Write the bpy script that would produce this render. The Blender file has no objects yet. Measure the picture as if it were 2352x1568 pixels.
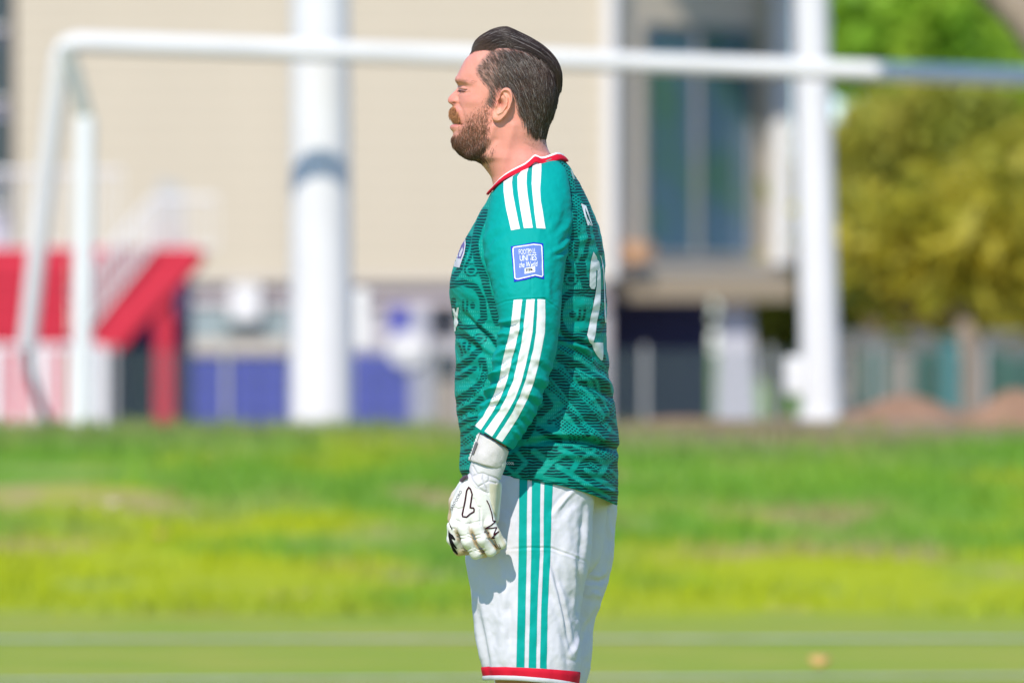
import bpy, bmesh, math, random
import numpy as np
from mathutils import Vector, Matrix, Quaternion
from mathutils.bvhtree import BVHTree

random.seed(7)
RNG = np.random.default_rng(7)
scene = bpy.context.scene
COL = scene.collection

# ------------------------------------------------------------------ camera
S = 0.00084          # metres per photo unit (picture is 2351 x 1568 units) in the player's plane
D = 16.0             # camera to player
EYE = 1.215          # camera height
FOCAL = 36.0 * D / (2351 * S)
cam_data = bpy.data.cameras.new('camera')
cam = bpy.data.objects.new('camera', cam_data)
COL.objects.link(cam)
cam.location = (0, -D, EYE)
cam.rotation_euler = (math.radians(90), 0, 0)
cam_data.sensor_width = 36.0
cam_data.lens = FOCAL
cam_data.clip_start = 0.5
cam_data.clip_end = 3000
cam_data.dof.use_dof = True
cam_data.dof.focus_distance = D - 0.17
cam_data.dof.aperture_fstop = FOCAL / 58.0
cam_data.dof.aperture_blades = 0
scene.camera = cam

# ------------------------------------------------------------------ daylight
SUN_AZ, SUN_EL = math.radians(17), math.radians(45)
world = bpy.data.worlds.new('World')
scene.world = world
world.use_nodes = True
wn = world.node_tree.nodes
wl = world.node_tree.links
wn.clear()
wo = wn.new('ShaderNodeOutputWorld')
wb = wn.new('ShaderNodeBackground')
ws = wn.new('ShaderNodeTexSky')
ws.sky_type = 'NISHITA'
ws.sun_disc = False
ws.sun_elevation = SUN_EL
ws.sun_rotation = math.pi + SUN_AZ
ws.air_density = 1.0
ws.dust_density = 0.0
ws.ozone_density = 10.0
wb.inputs['Strength'].default_value = 0.15
wl.new(ws.outputs[0], wb.inputs[0])
wl.new(wb.outputs[0], wo.inputs[0])

sun_data = bpy.data.lights.new('sun', 'SUN')
sun = bpy.data.objects.new('sun', sun_data)
COL.objects.link(sun)
sun_data.energy = 3.7
sun_data.angle = math.radians(0.53)
sun_data.color = (1.0, 0.93, 0.83)
sd = Vector((math.sin(SUN_AZ) * math.cos(SUN_EL), math.cos(SUN_AZ) * math.cos(SUN_EL), -math.sin(SUN_EL)))
sun.rotation_euler = sd.to_track_quat('-Z', 'Y').to_euler()
sun.location = (-6, -20, 20)

scene.view_settings.view_transform = 'Standard'
scene.view_settings.look = 'None'
scene.view_settings.exposure = 0.33
scene.view_settings.gamma = 1.0
scene.view_settings.use_curve_mapping = False

# ------------------------------------------------------------------ helpers
def P(px, py, y=0.0):
    """point at depth y (metres behind the player's centre plane) seen at photo unit (px, py)"""
    k = (D + y) / D
    return Vector(((px - 1175.5) * S * k, y, EYE + (784 - py) * S * k))

def lin(r, g, b):
    def f(c):
        c /= 255.0
        return c / 12.92 if c <= 0.04045 else ((c + 0.055) / 1.055) ** 2.4
    return (f(r), f(g), f(b), 1.0)

MATS = {}
def material(name, col, rough=0.6, spec=0.4, var=0.0, vscale=4.0, bump=0.0, bscale=40.0, metal=0.0, sheen=0.0,
             sss=0.0, attr=None, alt=None):
    """plain procedural surface: base colour with noise variation and fine relief"""
    if name in MATS:
        return MATS[name]
    m = bpy.data.materials.new(name)
    m.use_nodes = True
    nt = m.node_tree
    b = nt.nodes['Principled BSDF']
    b.inputs['Roughness'].default_value = rough
    b.inputs['Specular IOR Level'].default_value = spec
    b.inputs['Metallic'].default_value = metal
    b.inputs['Base Color'].default_value = (col[0], col[1], col[2], 1)
    if sheen:
        b.inputs['Sheen Weight'].default_value = sheen
        b.inputs['Sheen Roughness'].default_value = 0.5
    if sss:
        b.inputs['Subsurface Weight'].default_value = sss
        b.inputs['Subsurface Radius'].default_value = (0.012, 0.004, 0.002)
        b.inputs['Subsurface Scale'].default_value = 0.6
    tc = nt.nodes.new('ShaderNodeTexCoord')
    src = None
    if attr:
        a = nt.nodes.new('ShaderNodeAttribute')
        a.attribute_name = attr
        src = a.outputs['Color']
    if var or alt:
        n = nt.nodes.new('ShaderNodeTexNoise')
        n.inputs['Scale'].default_value = vscale
        n.inputs['Detail'].default_value = 5
        nt.links.new(tc.outputs['Object'], n.inputs['Vector'])
        mix = nt.nodes.new('ShaderNodeMix')
        mix.data_type = 'RGBA'
        if alt:
            ramp = nt.nodes.new('ShaderNodeMapRange')
            ramp.inputs['From Min'].default_value = 0.38
            ramp.inputs['From Max'].default_value = 0.62
            nt.links.new(n.outputs['Fac'], ramp.inputs['Value'])
            nt.links.new(ramp.outputs['Result'], mix.inputs['Factor'])
            mix.inputs['A'].default_value = (col[0], col[1], col[2], 1)
            mix.inputs['B'].default_value = (alt[0], alt[1], alt[2], 1)
        else:
            mix.blend_type = 'MULTIPLY'
            mix.inputs['Factor'].default_value = 1.0
            ramp = nt.nodes.new('ShaderNodeMapRange')
            ramp.inputs['From Min'].default_value = 0.25
            ramp.inputs['From Max'].default_value = 0.75
            ramp.inputs['To Min'].default_value = 1 - var
            ramp.inputs['To Max'].default_value = 1 + var * 0.4
            nt.links.new(n.outputs['Fac'], ramp.inputs['Value'])
            if src is not None:
                nt.links.new(src, mix.inputs['A'])
            else:
                mix.inputs['A'].default_value = (col[0], col[1], col[2], 1)
            nt.links.new(ramp.outputs['Result'], mix.inputs['B'])
        src = mix.outputs['Result']
    if src is not None:
        nt.links.new(src, b.inputs['Base Color'])
    if bump:
        n2 = nt.nodes.new('ShaderNodeTexNoise')
        n2.inputs['Scale'].default_value = bscale
        n2.inputs['Detail'].default_value = 4
        nt.links.new(tc.outputs['Object'], n2.inputs['Vector'])
        bp = nt.nodes.new('ShaderNodeBump')
        bp.inputs['Strength'].default_value = bump
        bp.inputs['Distance'].default_value = 0.01
        nt.links.new(n2.outputs['Fac'], bp.inputs['Height'])
        nt.links.new(bp.outputs['Normal'], b.inputs['Normal'])
    MATS[name] = m
    return m

def tag(o, label=None, cat=None, group=None, kind=None):
    if label: o['label'] = label
    if cat: o['category'] = cat
    if group: o['group'] = group
    if kind: o['kind'] = kind
    return o

def empty(name, loc=(0, 0, 0)):
    o = bpy.data.objects.new(name, None)
    o.empty_display_size = 0.1
    o.location = loc
    COL.objects.link(o)
    return o

def link_mesh(name, me, mat=None, parent=None, smooth=False):
    o = bpy.data.objects.new(name, me)
    if mat is not None and not me.materials:
        me.materials.append(mat)
    COL.objects.link(o)
    if parent is not None:
        o.parent = parent
        o.matrix_parent_inverse = Matrix.Translation(parent.matrix_basis.translation).inverted() if parent.parent is None else Matrix.Identity(4)
        if parent.parent is not None:
            pass
    if smooth:
        me.polygons.foreach_set('use_smooth', [True] * len(me.polygons))
    return o

def from_np(name, V, Fq, mat=None, parent=None, smooth=True):
    me = bpy.data.meshes.new(name)
    V = np.asarray(V, dtype=np.float64)
    me.from_pydata(V.tolist(), [], [list(map(int, f)) for f in Fq] if not isinstance(Fq, np.ndarray) else Fq.tolist())
    me.update()
    return link_mesh(name, me, mat, parent, smooth)

class MB:
    """collects boxes and tubes into one mesh"""
    def __init__(self):
        self.bm = bmesh.new()
    def box(self, x0, x1, y0, y1, z0, z1, bev=0.0):
        r = bmesh.ops.create_cube(self.bm, size=1.0)
        vs = r['verts']
        for v in vs:
            v.co = Vector(((x0 + x1) / 2 + v.co.x * (x1 - x0), (y0 + y1) / 2 + v.co.y * (y1 - y0), (z0 + z1) / 2 + v.co.z * (z1 - z0)))
        if bev:
            es = list({e for v in vs for e in v.link_edges})
            bmesh.ops.bevel(self.bm, geom=es, offset=bev, segments=2, affect='EDGES', profile=0.7)
        return self
    def tube(self, pts, r, n=12, r_end=None, caps=True):
        pts = [Vector(p) for p in pts]
        rings = []
        prev = None
        for i, p in enumerate(pts):
            if i == 0: t = pts[1] - pts[0]
            elif i == len(pts) - 1: t = pts[-1] - pts[-2]
            else: t = (pts[i + 1] - p).normalized() + (p - pts[i - 1]).normalized()
            t.normalize()
            if prev is None:
                a = Vector((0, 0, 1)) if abs(t.z) < 0.9 else Vector((1, 0, 0))
                u = t.cross(a).normalized()
            else:
                u = (prev - t * prev.dot(t)).normalized()
            prev = u
            w = t.cross(u)
            if isinstance(r, (list, tuple)): rr = r[i]
            else: rr = r if r_end is None else r + (r_end - r) * i / (len(pts) - 1)
            rings.append([self.bm.verts.new(p + (u * math.cos(2 * math.pi * j / n) + w * math.sin(2 * math.pi * j / n)) * rr) for j in range(n)])
        for a, b in zip(rings, rings[1:]):
            for j in range(n):
                self.bm.faces.new((a[j], a[(j + 1) % n], b[(j + 1) % n], b[j]))
        if caps:
            self.bm.faces.new(rings[0][::-1])
            self.bm.faces.new(rings[-1])
        return self
    def prism(self, xz, y0, y1):
        a = [self.bm.verts.new((x, y0, z)) for x, z in xz]
        b = [self.bm.verts.new((x, y1, z)) for x, z in xz]
        n = len(a)
        self.bm.faces.new(a); self.bm.faces.new(b[::-1])
        for i in range(n):
            self.bm.faces.new((a[i], b[i], b[(i + 1) % n], a[(i + 1) % n]))
        return self
    def build(self, name, mat, parent=None, smooth=False):
        bmesh.ops.recalc_face_normals(self.bm, faces=self.bm.faces)
        me = bpy.data.meshes.new(name)
        self.bm.to_mesh(me)
        self.bm.free()
        o = link_mesh(name, me, mat, parent, False)
        if smooth:
            for p in me.polygons: p.use_smooth = True
            try: me.set_sharp_from_angle(angle=math.radians(40))
            except Exception: pass
        return o

def smoothstep(a, b, x):
    t = np.clip((x - a) / (b - a), 0, 1)
    return t * t * (3 - 2 * t)

def vnoise(x, y, seed=0):
    """2-D value noise, numpy"""
    x = np.asarray(x, float); y = np.asarray(y, float)
    xi = np.floor(x).astype(np.int64); yi = np.floor(y).astype(np.int64)
    xf = x - xi; yf = y - yi
    def h(a, b):
        n = (a * 374761393 + b * 668265263 + seed * 974634777) & 0x7fffffff
        n = ((n ^ (n >> 13)) * 1274126177) & 0x7fffffff
        return ((n ^ (n >> 16)) & 0xffff) / 65535.0
    u = xf * xf * (3 - 2 * xf); v = yf * yf * (3 - 2 * yf)
    return (h(xi, yi) * (1 - u) + h(xi + 1, yi) * u) * (1 - v) + (h(xi, yi + 1) * (1 - u) + h(xi + 1, yi + 1) * u) * v
def fbm(x, y, seed=0, o=4):
    s = 0; a = 0.5
    for i in range(o):
        s = s + a * vnoise(x * 2 ** i, y * 2 ** i, seed + i); a *= 0.5
    return s
# ================================================================== the place
# ------------------------------------------------------------------ ground
def ground_h(x, y):
    x = np.asarray(x, float); y = np.asarray(y, float)
    foot = 20.5 + 0.8 * np.sin(x * 0.35 + 0.4)
    crest = 31.5 + 0.5 * np.sin(x * 0.6)
    h = 0.70 * smoothstep(foot, crest, y)
    h = h + 0.06 * (fbm(x * 0.9, y * 0.9, 3) - 0.5) * smoothstep(21, 24, y) * (1 - smoothstep(60, 80, y))
    right = smoothstep(0.3, 2.2, x)
    start = 32.8 + right * 8.5
    h = h - 1.0 * smoothstep(start, start + 14, y)
    h = h - 0.25 * smoothstep(80, 140, y)
    return h
def axis(*segs):
    out = []
    for a, b, n in segs:
        out += list(np.linspace(a, b, n, endpoint=False))
    out.append(segs[-1][1])
    return np.array(out)
gx = axis((-700, -40, 14), (-40, -9, 20), (-9, 9, 110), (9, 40, 20), (40, 700, 14))
gy = axis((-120, -20, 10), (-20, 18, 40), (18, 46, 150), (46, 160, 60), (160, 1500, 16))
GX, GY = np.meshgrid(gx, gy)
GZ = ground_h(GX, GY)
nx_, ny_ = len(gx), len(gy)
idx = np.arange(nx_ * ny_).reshape(ny_, nx_)
gf = np.stack([idx[:-1, :-1], idx[:-1, 1:], idx[1:, 1:], idx[1:, :-1]], -1).reshape(-1, 4)

def grass_material():
    m = bpy.data.materials.new('turf')
    m.use_nodes = True
    nt = m.node_tree
    b = nt.nodes['Principled BSDF']
    b.inputs['Roughness'].default_value = 0.9
    b.inputs['Specular IOR Level'].default_value = 0.15
    g = nt.nodes.new('ShaderNodeNewGeometry')
    def noise(scale, detail=3, off=0.0):
        mp = nt.nodes.new('ShaderNodeMapping')
        mp.inputs['Location'].default_value = (off, off * 1.7, 0)
        nt.links.new(g.outputs['Position'], mp.inputs['Vector'])
        n = nt.nodes.new('ShaderNodeTexNoise')
        n.inputs['Scale'].default_value = scale
        n.inputs['Detail'].default_value = detail
        nt.links.new(mp.outputs[0], n.inputs['Vector'])
        return n.outputs['Fac']
    def rng(v, a, c, lo=0.0, hi=1.0):
        r = nt.nodes.new('ShaderNodeMapRange')
        r.interpolation_type = 'SMOOTHSTEP'
        r.inputs['From Min'].default_value = a; r.inputs['From Max'].default_value = c
        r.inputs['To Min'].default_value = lo; r.inputs['To Max'].default_value = hi
        nt.links.new(v, r.inputs['Value'])
        return r.outputs['Result']
    def mul(a, c):
        n = nt.nodes.new('ShaderNodeMath'); n.operation = 'MULTIPLY'
        nt.links.new(a, n.inputs[0])
        if isinstance(c, float): n.inputs[1].default_value = c
        else: nt.links.new(c, n.inputs[1])
        return n.outputs[0]
    def mix(fac, a, c):
        n = nt.nodes.new('ShaderNodeMix'); n.data_type = 'RGBA'
        nt.links.new(fac, n.inputs['Factor'])
        for s, k in ((a, 'A'), (c, 'B')):
            if isinstance(s, tuple): n.inputs[k].default_value = s
            else: nt.links.new(s, n.inputs[k])
        return n.outputs['Result']
    sep = nt.nodes.new('ShaderNodeSeparateXYZ')
    nt.links.new(g.outputs['Position'], sep.inputs[0])
    pitch = mix(rng(noise(1.2, 4), 0.4, 0.65), PITCH_A, PITCH_B)
    def addn(a, c):
        n = nt.nodes.new('ShaderNodeMath'); n.operation = 'ADD'
        nt.links.new(a, n.inputs[0]); nt.links.new(c, n.inputs[1]); return n.outputs[0]
    low = rng(sep.outputs['Y'], 21.0, 29.0, 0.10, -0.10)
    bank = mix(rng(addn(noise(0.55, 4, 3.0), low), 0.42, 0.58), BANK_A, BANK_B)
    bank = mix(mul(rng(noise(1.1, 3, 11.0), 0.52, 0.68), 0.8), bank, BANK_C)
    bank = mix(mul(rng(noise(0.9, 3, 23.0), 0.57, 0.68), 0.75), bank, DRY)
    col = mix(rng(sep.outputs['Y'], 19.5, 22.0), pitch, bank)
    nearcrest = mul(rng(sep.outputs['X'], -1.0, 2.0, 0.5, 0.85), mul(rng(sep.outputs['Y'], 28.2, 31.0), rng(noise(0.6, 3, 31.0), 0.30, 0.52)))
    col = mix(nearcrest, col, DIRT)
    col = mix(rng(sep.outputs['Y'], 31.8, 33.2), col, DIRT)
    col = mix(rng(sep.outputs['Y'], 150.0, 170.0), col, mix(rng(noise(0.2, 3, 5.0), 0.4, 0.6), BANK_C, BANK_A))
    nt.links.new(col, b.inputs['Base Color'])
    bp = nt.nodes.new('ShaderNodeBump')
    bp.inputs['Strength'].default_value = 0.6
    bp.inputs['Distance'].default_value = 0.04
    nt.links.new(noise(30, 4), bp.inputs['Height'])
    nt.links.new(bp.outputs[0], b.inputs['Normal'])
    return m
PITCH_A = (0.27, 0.36, 0.042, 1); PITCH_B = (0.34, 0.375, 0.058, 1)
BANK_A = (0.155, 0.32, 0.030, 1); BANK_B = (0.37, 0.43, 0.012, 1); BANK_C = (0.27, 0.36, 0.07, 1)
DRY = (0.40, 0.31, 0.15, 1); DIRT = (0.30, 0.22, 0.15, 1)
turf = grass_material()
ground = from_np('ground', np.stack([GX, GY, GZ], -1).reshape(-1, 3), gf, turf)
tag(ground, kind='structure')

# grass blades on the bank and the pitch behind the player
def blades(name, n, xr, yr, hmin, hmax, label):
    x = RNG.uniform(xr[0], xr[1], n); y = RNG.uniform(yr[0], yr[1], n)
    keep = fbm(x * 0.8, y * 0.8, 51) + RNG.uniform(-0.12, 0.12, n) > 0.40
    x, y = x[keep], y[keep]; n = len(x)
    z = ground_h(x, y)
    h = RNG.uniform(hmin, hmax, n); a = RNG.uniform(0, 2 * np.pi, n)
    w = 0.006 + 0.004 * RNG.random(n)
    lx = RNG.normal(0, 0.35, n) * h; ly = RNG.normal(0, 0.35, n) * h
    V = np.empty((n, 3, 3))
    V[:, 0] = np.stack([x - np.cos(a) * w, y - np.sin(a) * w, z - 0.005], -1)
    V[:, 1] = np.stack([x + np.cos(a) * w, y + np.sin(a) * w, z - 0.005], -1)
    V[:, 2] = np.stack([x + lx, y + ly, z + h], -1)
    o = from_np(name, V.reshape(-1, 3), np.arange(n * 3).reshape(-1, 3), turf, smooth=False)
    tag(o, label, 'grass', kind='stuff')
blades('bank_grass', 70000, (-8, 9), (20.5, 32.2), 0.03, 0.11, 'rough green grass growing on the bank behind the pitch')

# painted lines on the pitch: sheets just above the turf
chalk = material('chalk', (0.62, 0.64, 0.55), rough=0.9, spec=0.1, var=0.35, vscale=5.0)
def pitch_line(name, x0, y0, x1, y1, w, label):
    n = 60
    V = []; F = []
    d = Vector((x1 - x0, y1 - y0, 0)).normalized(); nrm = Vector((-d.y, d.x, 0))
    for i in range(n + 1):
        c = Vector((x0 + (x1 - x0) * i / n, y0 + (y1 - y0) * i / n, 0))
        e0 = w / 2 * (1 + random.uniform(-0.15, 0.15)); e1 = w / 2 * (1 + random.uniform(-0.15, 0.15))
        for q in (c - nrm * e0, c + nrm * e1):
            V.append((q.x, q.y, float(ground_h(q.x, q.y)) + 0.006))
        if i: F.append((2 * i - 2, 2 * i - 1, 2 * i + 1, 2 * i))
    o = from_np(name, V, F, chalk)
    tag(o, kind='structure')
pitch_line('goal_line', -14, 17.6, 14, 18.0, 0.20, 'line')
pitch_line('penalty_area_line', -6.0, 13.2, 10, 15.0, 0.16, 'line')

# ------------------------------------------------------------------ paint
white_paint = material('white_paint', (0.78, 0.765, 0.735), rough=0.45, var=0.08, vscale=2)
cream = material('cream_cladding', (0.61, 0.535, 0.40), rough=0.75, var=0.05, vscale=0.6)
cream_trim = material('cream_trim', (0.56, 0.50, 0.42), rough=0.7, var=0.05)
beige_shade = material('stone_render', (0.74, 0.64, 0.50), rough=0.85, var=0.08)
blue_tile = material('blue_tile', (0.075, 0.085, 0.40), rough=0.45, var=0.12, vscale=3)
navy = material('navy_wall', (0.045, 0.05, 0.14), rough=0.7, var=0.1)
red_paint = material('red_paint', (0.60, 0.022, 0.045), rough=0.5, var=0.1)
dark_glass = material('dark_glass', (0.02, 0.05, 0.055), rough=0.08, spec=0.6)
dark_void = material('dark_interior', (0.03, 0.035, 0.045), rough=0.9)
grey_metal = material('grey_metal', (0.42, 0.44, 0.46), rough=0.4, metal=0.3)
teal_panel = material('teal_panel', (0.05, 0.20, 0.19), rough=0.5)
green_net = material('green_net', (0.035, 0.125, 0.085), rough=0.8)
bark = material('bark', (0.17, 0.11, 0.075), rough=0.95, var=0.4, vscale=6, bump=0.8, bscale=20)
pale_bark = material('pale_bark', (0.34, 0.26, 0.19), rough=0.95, var=0.3, vscale=6, bump=0.6, bscale=20)
curtain = material('curtain', (0.45, 0.58, 0.55), rough=0.9, var=0.15)

def pbox(mb, px0, px1, py0, py1, y0, y1, ref=None, bev=0.0):
    """box whose front face (at depth y0) covers photo units px0..px1, py0..py1"""
    a = P(px0, py1, y0 if ref is None else ref); b = P(px1, py0, y0 if ref is None else ref)
    mb.box(a.x, b.x, y0, y1, a.z, b.z, bev)
    return mb

# ------------------------------------------------------------------ clubhouse building (about 130 m away)
YB = 112.0
kb = (D + YB) / D * S
bld = empty('clubhouse', P(700, 960, YB))
tag(bld, 'cream clad two storey building with blue tiled ground floor behind the goal', 'building')
zg = float(ground_h(0, YB)) - 0.3
def cx(px): return (px - 1175.5) * kb
def cz(py): return EYE + (784 - py) * kb
# upper storey: horizontal cladding boards, each a real lapped board
z = cz(632); i = 0
board_me = None
bh = 0.30
xL, xR = cx(34), cx(1400)
mb = MB(); mb.box(xL + 0.05, xR - 0.05, YB + 0.06, YB + 7.0, cz(632), cz(632) + 7.2); mb.build('upper_wall', cream, bld)
while z < cz(632) + 7.0:
    if board_me is None:
        m2 = MB()
        m2.prism([(0, 0), (0, 0)] if False else [(xL, 0.0), (xR, 0.0), (xR, bh - 0.012), (xL, bh - 0.012)], 0.0, 0.058)
        o = m2.build('cladding_board', cream, bld)
        board_me = o.data
    else:
        o = link_mesh('cladding_board', board_me, None, bld)
    o.location = (0, YB + (0.004 if i % 2 else 0.0), z)
    z += bh; i += 1
mb = MB(); mb.box(cx(1388), cx(1414), YB - 0.12, YB + 0.5, cz(640), cz(632) + 7.2); mb.build('corner_trim', material('white_trim', (0.74, 0.72, 0.68), rough=0.6), bld)
mb = MB(); mb.box(xL - 0.3, xR + 3.4, YB - 1.1, YB + 8, cz(632) + 7.2, cz(632) + 7.6); mb.build('roof', grey_metal, bld)
mb = MB(); mb.box(xL, cx(1414), YB - 0.05, YB + 7.0, cz(652), cz(633)); mb.build('floor_beam', cream_trim, bld)
# ground floor, set back half a metre
yg = YB + 0.02
mb = MB(); mb.box(cx(398), cx(1400), yg + 0.25, yg + 6.0, zg, cz(652) + 0.02); mb.build('lower_wall', material('pale_render', (0.50, 0.47, 0.47), rough=0.8, var=0.06), bld)
pink_band = material('lintel_render', (0.60, 0.52, 0.51), rough=0.8)
mb = MB(); mb.box(cx(398), cx(1400), yg + 0.12, yg + 0.25, cz(700), cz(654)); mb.build('lintel', pink_band, bld)
# blue tile panels
def tile_panel(px0, px1, py0, py1):
    x0, x1, z0, z1 = cx(px0), cx(px1), max(zg, cz(py1)), cz(py0)
    n = max(1, round((x1 - x0) / 0.42)); k = max(1, round((z1 - z0) / 0.42))
    w, h = (x1 - x0) / n, (z1 - z0) / k
    mb = MB(); mb.box(x0, x1, yg + 0.19, yg + 0.25, z0, z1); mb.build('tile_backing', navy, bld)
    me = None
    for a in range(n):
        for c in range(k):
            if me is None:
                q = MB(); q.box(0.008, w - 0.008, 0, 0.06, 0.008, h - 0.008)
                o = q.build('wall_tile', blue_tile, bld); me = o.data
            else:
                o = link_mesh('wall_tile', me, None, bld)
            o.location = (x0 + a * w, yg + 0.13, z0 + c * h)
tile_panel(402, 662, 816, 1010)
tile_panel(806, 942, 812, 1010)
tile_panel(892, 938, 702, 770)
mb = MB(); mb.box(cx(400), cx(664), yg + 0.05, yg + 0.25, cz(814), cz(778)); mb.build('sill', cream_trim, bld)
# window band with grey green glazing
glaze = material('grey_glazing', (0.30, 0.36, 0.36), rough=0.25, spec=0.5)
for a, c in ((438, 520), (524, 600), (604, 662)):
    mb = MB(); mb.box(cx(a), cx(c), yg + 0.17, yg + 0.25, cz(776), cz(706)); w_ = mb.build('window', glaze, bld)
mb = MB(); mb.box(cx(942), cx(986), yg + 0.10, yg + 0.25, zg, cz(700)); mb.build('pilaster', material('grey_render', (0.42, 0.42, 0.47), rough=0.8), bld)
mb = MB(); mb.box(cx(992), cx(1050), yg + 0.14, yg + 0.25, cz(762), cz(706)); mb.build('vent_opening', dark_void, bld)
mb = MB(); mb.box(cx(992), cx(1050), yg + 0.13, yg + 0.25, cz(870), cz(812)); mb.build('transom', dark_void, bld)
mb = MB(); mb.box(cx(996), cx(1050), yg + 0.14, yg + 0.25, zg, cz(872)); mb.build('door', material('tan_door', (0.38, 0.31, 0.24), rough=0.6), bld)
# window bay on the right: a wall that turns away from the corner, its floor slab sticking out
beta = math.radians(55)
BX, BY = cx(1408), YB + 0.3
bayM = Matrix.Translation((BX, BY, 0)) @ Matrix.Rotation(beta, 4, 'Z')
cb = math.cos(beta)
def bu(px): return (cx(px) - BX) / cb * (1 + 0.0055 * (cx(px) - BX) * math.tan(beta))
def bay_part(name, mat, parent, *boxes):
    q = MB()
    for bx_ in boxes: q.box(*bx_)
    q.bm.transform(bayM)
    return q.build(name, mat, parent)
bay = beige_shade
bay_part('bay_wall', bay, bld, (0, bu(1474), 0, 0.4, cz(600), cz(-900)), (bu(1736), bu(1836), 0, 0.4, cz(600), cz(-900)),
         (bu(1474), bu(1736), 0, 0.4, cz(46), cz(-900)))
q = MB(); q.prism([(cx(1400), YB + 0.1), (cx(1834), BY + (cx(1834) - BX) * math.tan(beta) - 0.55), (cx(1834), YB + 7), (cx(1400), YB + 7)], cz(634), cz(600))
for v in q.bm.verts: v.co = Vector((v.co.x, v.co.z, v.co.y))
q.build('floor_slab', cream_trim, bld)
fr = material('window_frame_grey', (0.33, 0.32, 0.30), rough=0.5)
wfo = bay_part('bay_window', fr, bld, *([(bu(a), bu(c), -0.05, 0.1, cz(594), cz(46)) for a, c in ((1472, 1482), (1602, 1608), (1732, 1740))]
    + [(bu(1482), bu(1732), -0.045, 0.09, cz(56), cz(46)), (bu(1482), bu(1732), -0.045, 0.09, cz(594), cz(576))]))
glass = bpy.data.materials.new('window_glass'); glass.use_nodes = True
gnt = glass.node_tree; gp_ = gnt.nodes['Principled BSDF']
gp_.inputs['Roughness'].default_value = 0.12; gp_.inputs['Specular IOR Level'].default_value = 0.6
gtc = gnt.nodes.new('ShaderNodeNewGeometry'); gno = gnt.nodes.new('ShaderNodeTexNoise'); gno.inputs['Scale'].default_value = 0.9
gnt.links.new(gtc.outputs['Position'], gno.inputs['Vector'])
grm = gnt.nodes.new('ShaderNodeMapRange'); grm.inputs['From Min'].default_value = 0.4; grm.inputs['From Max'].default_value = 0.6
gnt.links.new(gno.outputs['Fac'], grm.inputs['Value'])
gmx = gnt.nodes.new('ShaderNodeMix'); gmx.data_type = 'RGBA'
gmx.inputs['A'].default_value = (0.16, 0.28, 0.42, 1); gmx.inputs['B'].default_value = (0.13, 0.30, 0.22, 1)  # blue and green blotches painted in for reflected sky and trees
gnt.links.new(grm.outputs['Result'], gmx.inputs['Factor']); gnt.links.new(gmx.outputs['Result'], gp_.inputs['Base Color'])
g1 = gnt.nodes.new('ShaderNodeBsdfTransparent'); g1.inputs[0].default_value = (0.8, 0.92, 0.95, 1)
gm_ = gnt.nodes.new('ShaderNodeMixShader'); gm_.inputs[0].default_value = 0.45
gnt.links.new(gp_.outputs[0], gm_.inputs[1]); gnt.links.new(g1.outputs[0], gm_.inputs[2])
gnt.links.new(gm_.outputs[0], gnt.nodes['Material Output'].inputs['Surface'])
for a, c in ((1482, 1602), (1608, 1732)):
    bay_part('pane', glass, wfo, (bu(a), bu(c), 0.01, 0.03, cz(576), cz(56)))
bay_part('room_back_wall', material('room_blue', (0.17, 0.27, 0.50), rough=0.8), bld, (bu(1440), bu(1800), 0.55, 0.62, cz(600), cz(20)))
for a, c, t, mm in ((1478, 1530, 120, 'g'), (1480, 1556, 420, 'c'), (1612, 1668, 400, 'c'), (1700, 1734, 330, 'g')):
    n = 8; bs = []
    for q_ in range(n):
        d_ = 0.05 * (q_ % 2) + (0.10 if mm == 'g' else 0.0)
        bs.append((bu(a) + (bu(c) - bu(a)) * q_ / n, bu(a) + (bu(c) - bu(a)) * (q_ + 1) / n - 0.004, 0.15 + d_, 0.19 + d_, cz(574), cz(t)))
    bay_part('curtain', curtain if mm == 'c' else green_net, bld, *bs)
cc_ = bayM @ Vector((bu(1764), -0.35, 0))
mb = MB(); mb.tube([(cc_.x, cc_.y, cz(600)), (cc_.x, cc_.y, cz(60)), (cc_.x, cc_.y, cz(-172))], 0.20, 24); mb.build('column', white_paint, bld, smooth=True)
for a, v_ in ((1434, -0.45), (1812, -0.45)):
    bay_part('planter_block', material('terracotta', (0.62, 0.36, 0.20), rough=0.8), bld, (bu(a - 14), bu(a + 14), v_, v_ + 0.4, cz(599), cz(556)))
# undercroft below the bay
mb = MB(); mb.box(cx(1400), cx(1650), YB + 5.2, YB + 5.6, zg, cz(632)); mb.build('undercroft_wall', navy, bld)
mb = MB(); mb.box(cx(1396), cx(1826), YB + 0.6, YB + 1.0, cz(690), cz(634)); mb.build('undercroft_beam', material('brown_beam', (0.28, 0.23, 0.16), rough=0.8), bld)
mb = MB(); mb.prism([(cx(1642), zg), (cx(1752), zg), (cx(1726), cz(634)), (cx(1658), cz(634))], YB + 1.1, YB + 1.6); mb.build('undercroft_pier', material('pier_render', (0.52, 0.52, 0.56), rough=0.8), bld)
# air conditioner under the storey beam
ac = empty('air_conditioner', P(560, 745, YB))
tag(ac, 'white air conditioner box on the wall under the cream upper storey', 'air conditioner')
mb = MB(); pbox(mb, 528, 598, 655, 738, YB - 0.15, YB + 0.72, bev=0.03); mb.build('casing', white_paint, ac)
mb = MB(); pbox(mb, 524, 602, 740, 752, YB - 0.05, YB + 0.70); mb.build('bracket', teal_panel, ac)
# round notice on the blue wall
ns = MB()
nb = P(935, 802, yg)
pts = [(nb.x + 0.30 * math.cos(t), nb.z + 0.27 * math.sin(t)) for t in np.linspace(0, 2 * math.pi, 28, endpoint=False)]
ns.prism(pts, yg + 0.02, yg + 0.08)
tag(ns.build('round_sign', white_paint), 'round white sign on the blue tiled wall beside the dark vents', 'sign')

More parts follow.
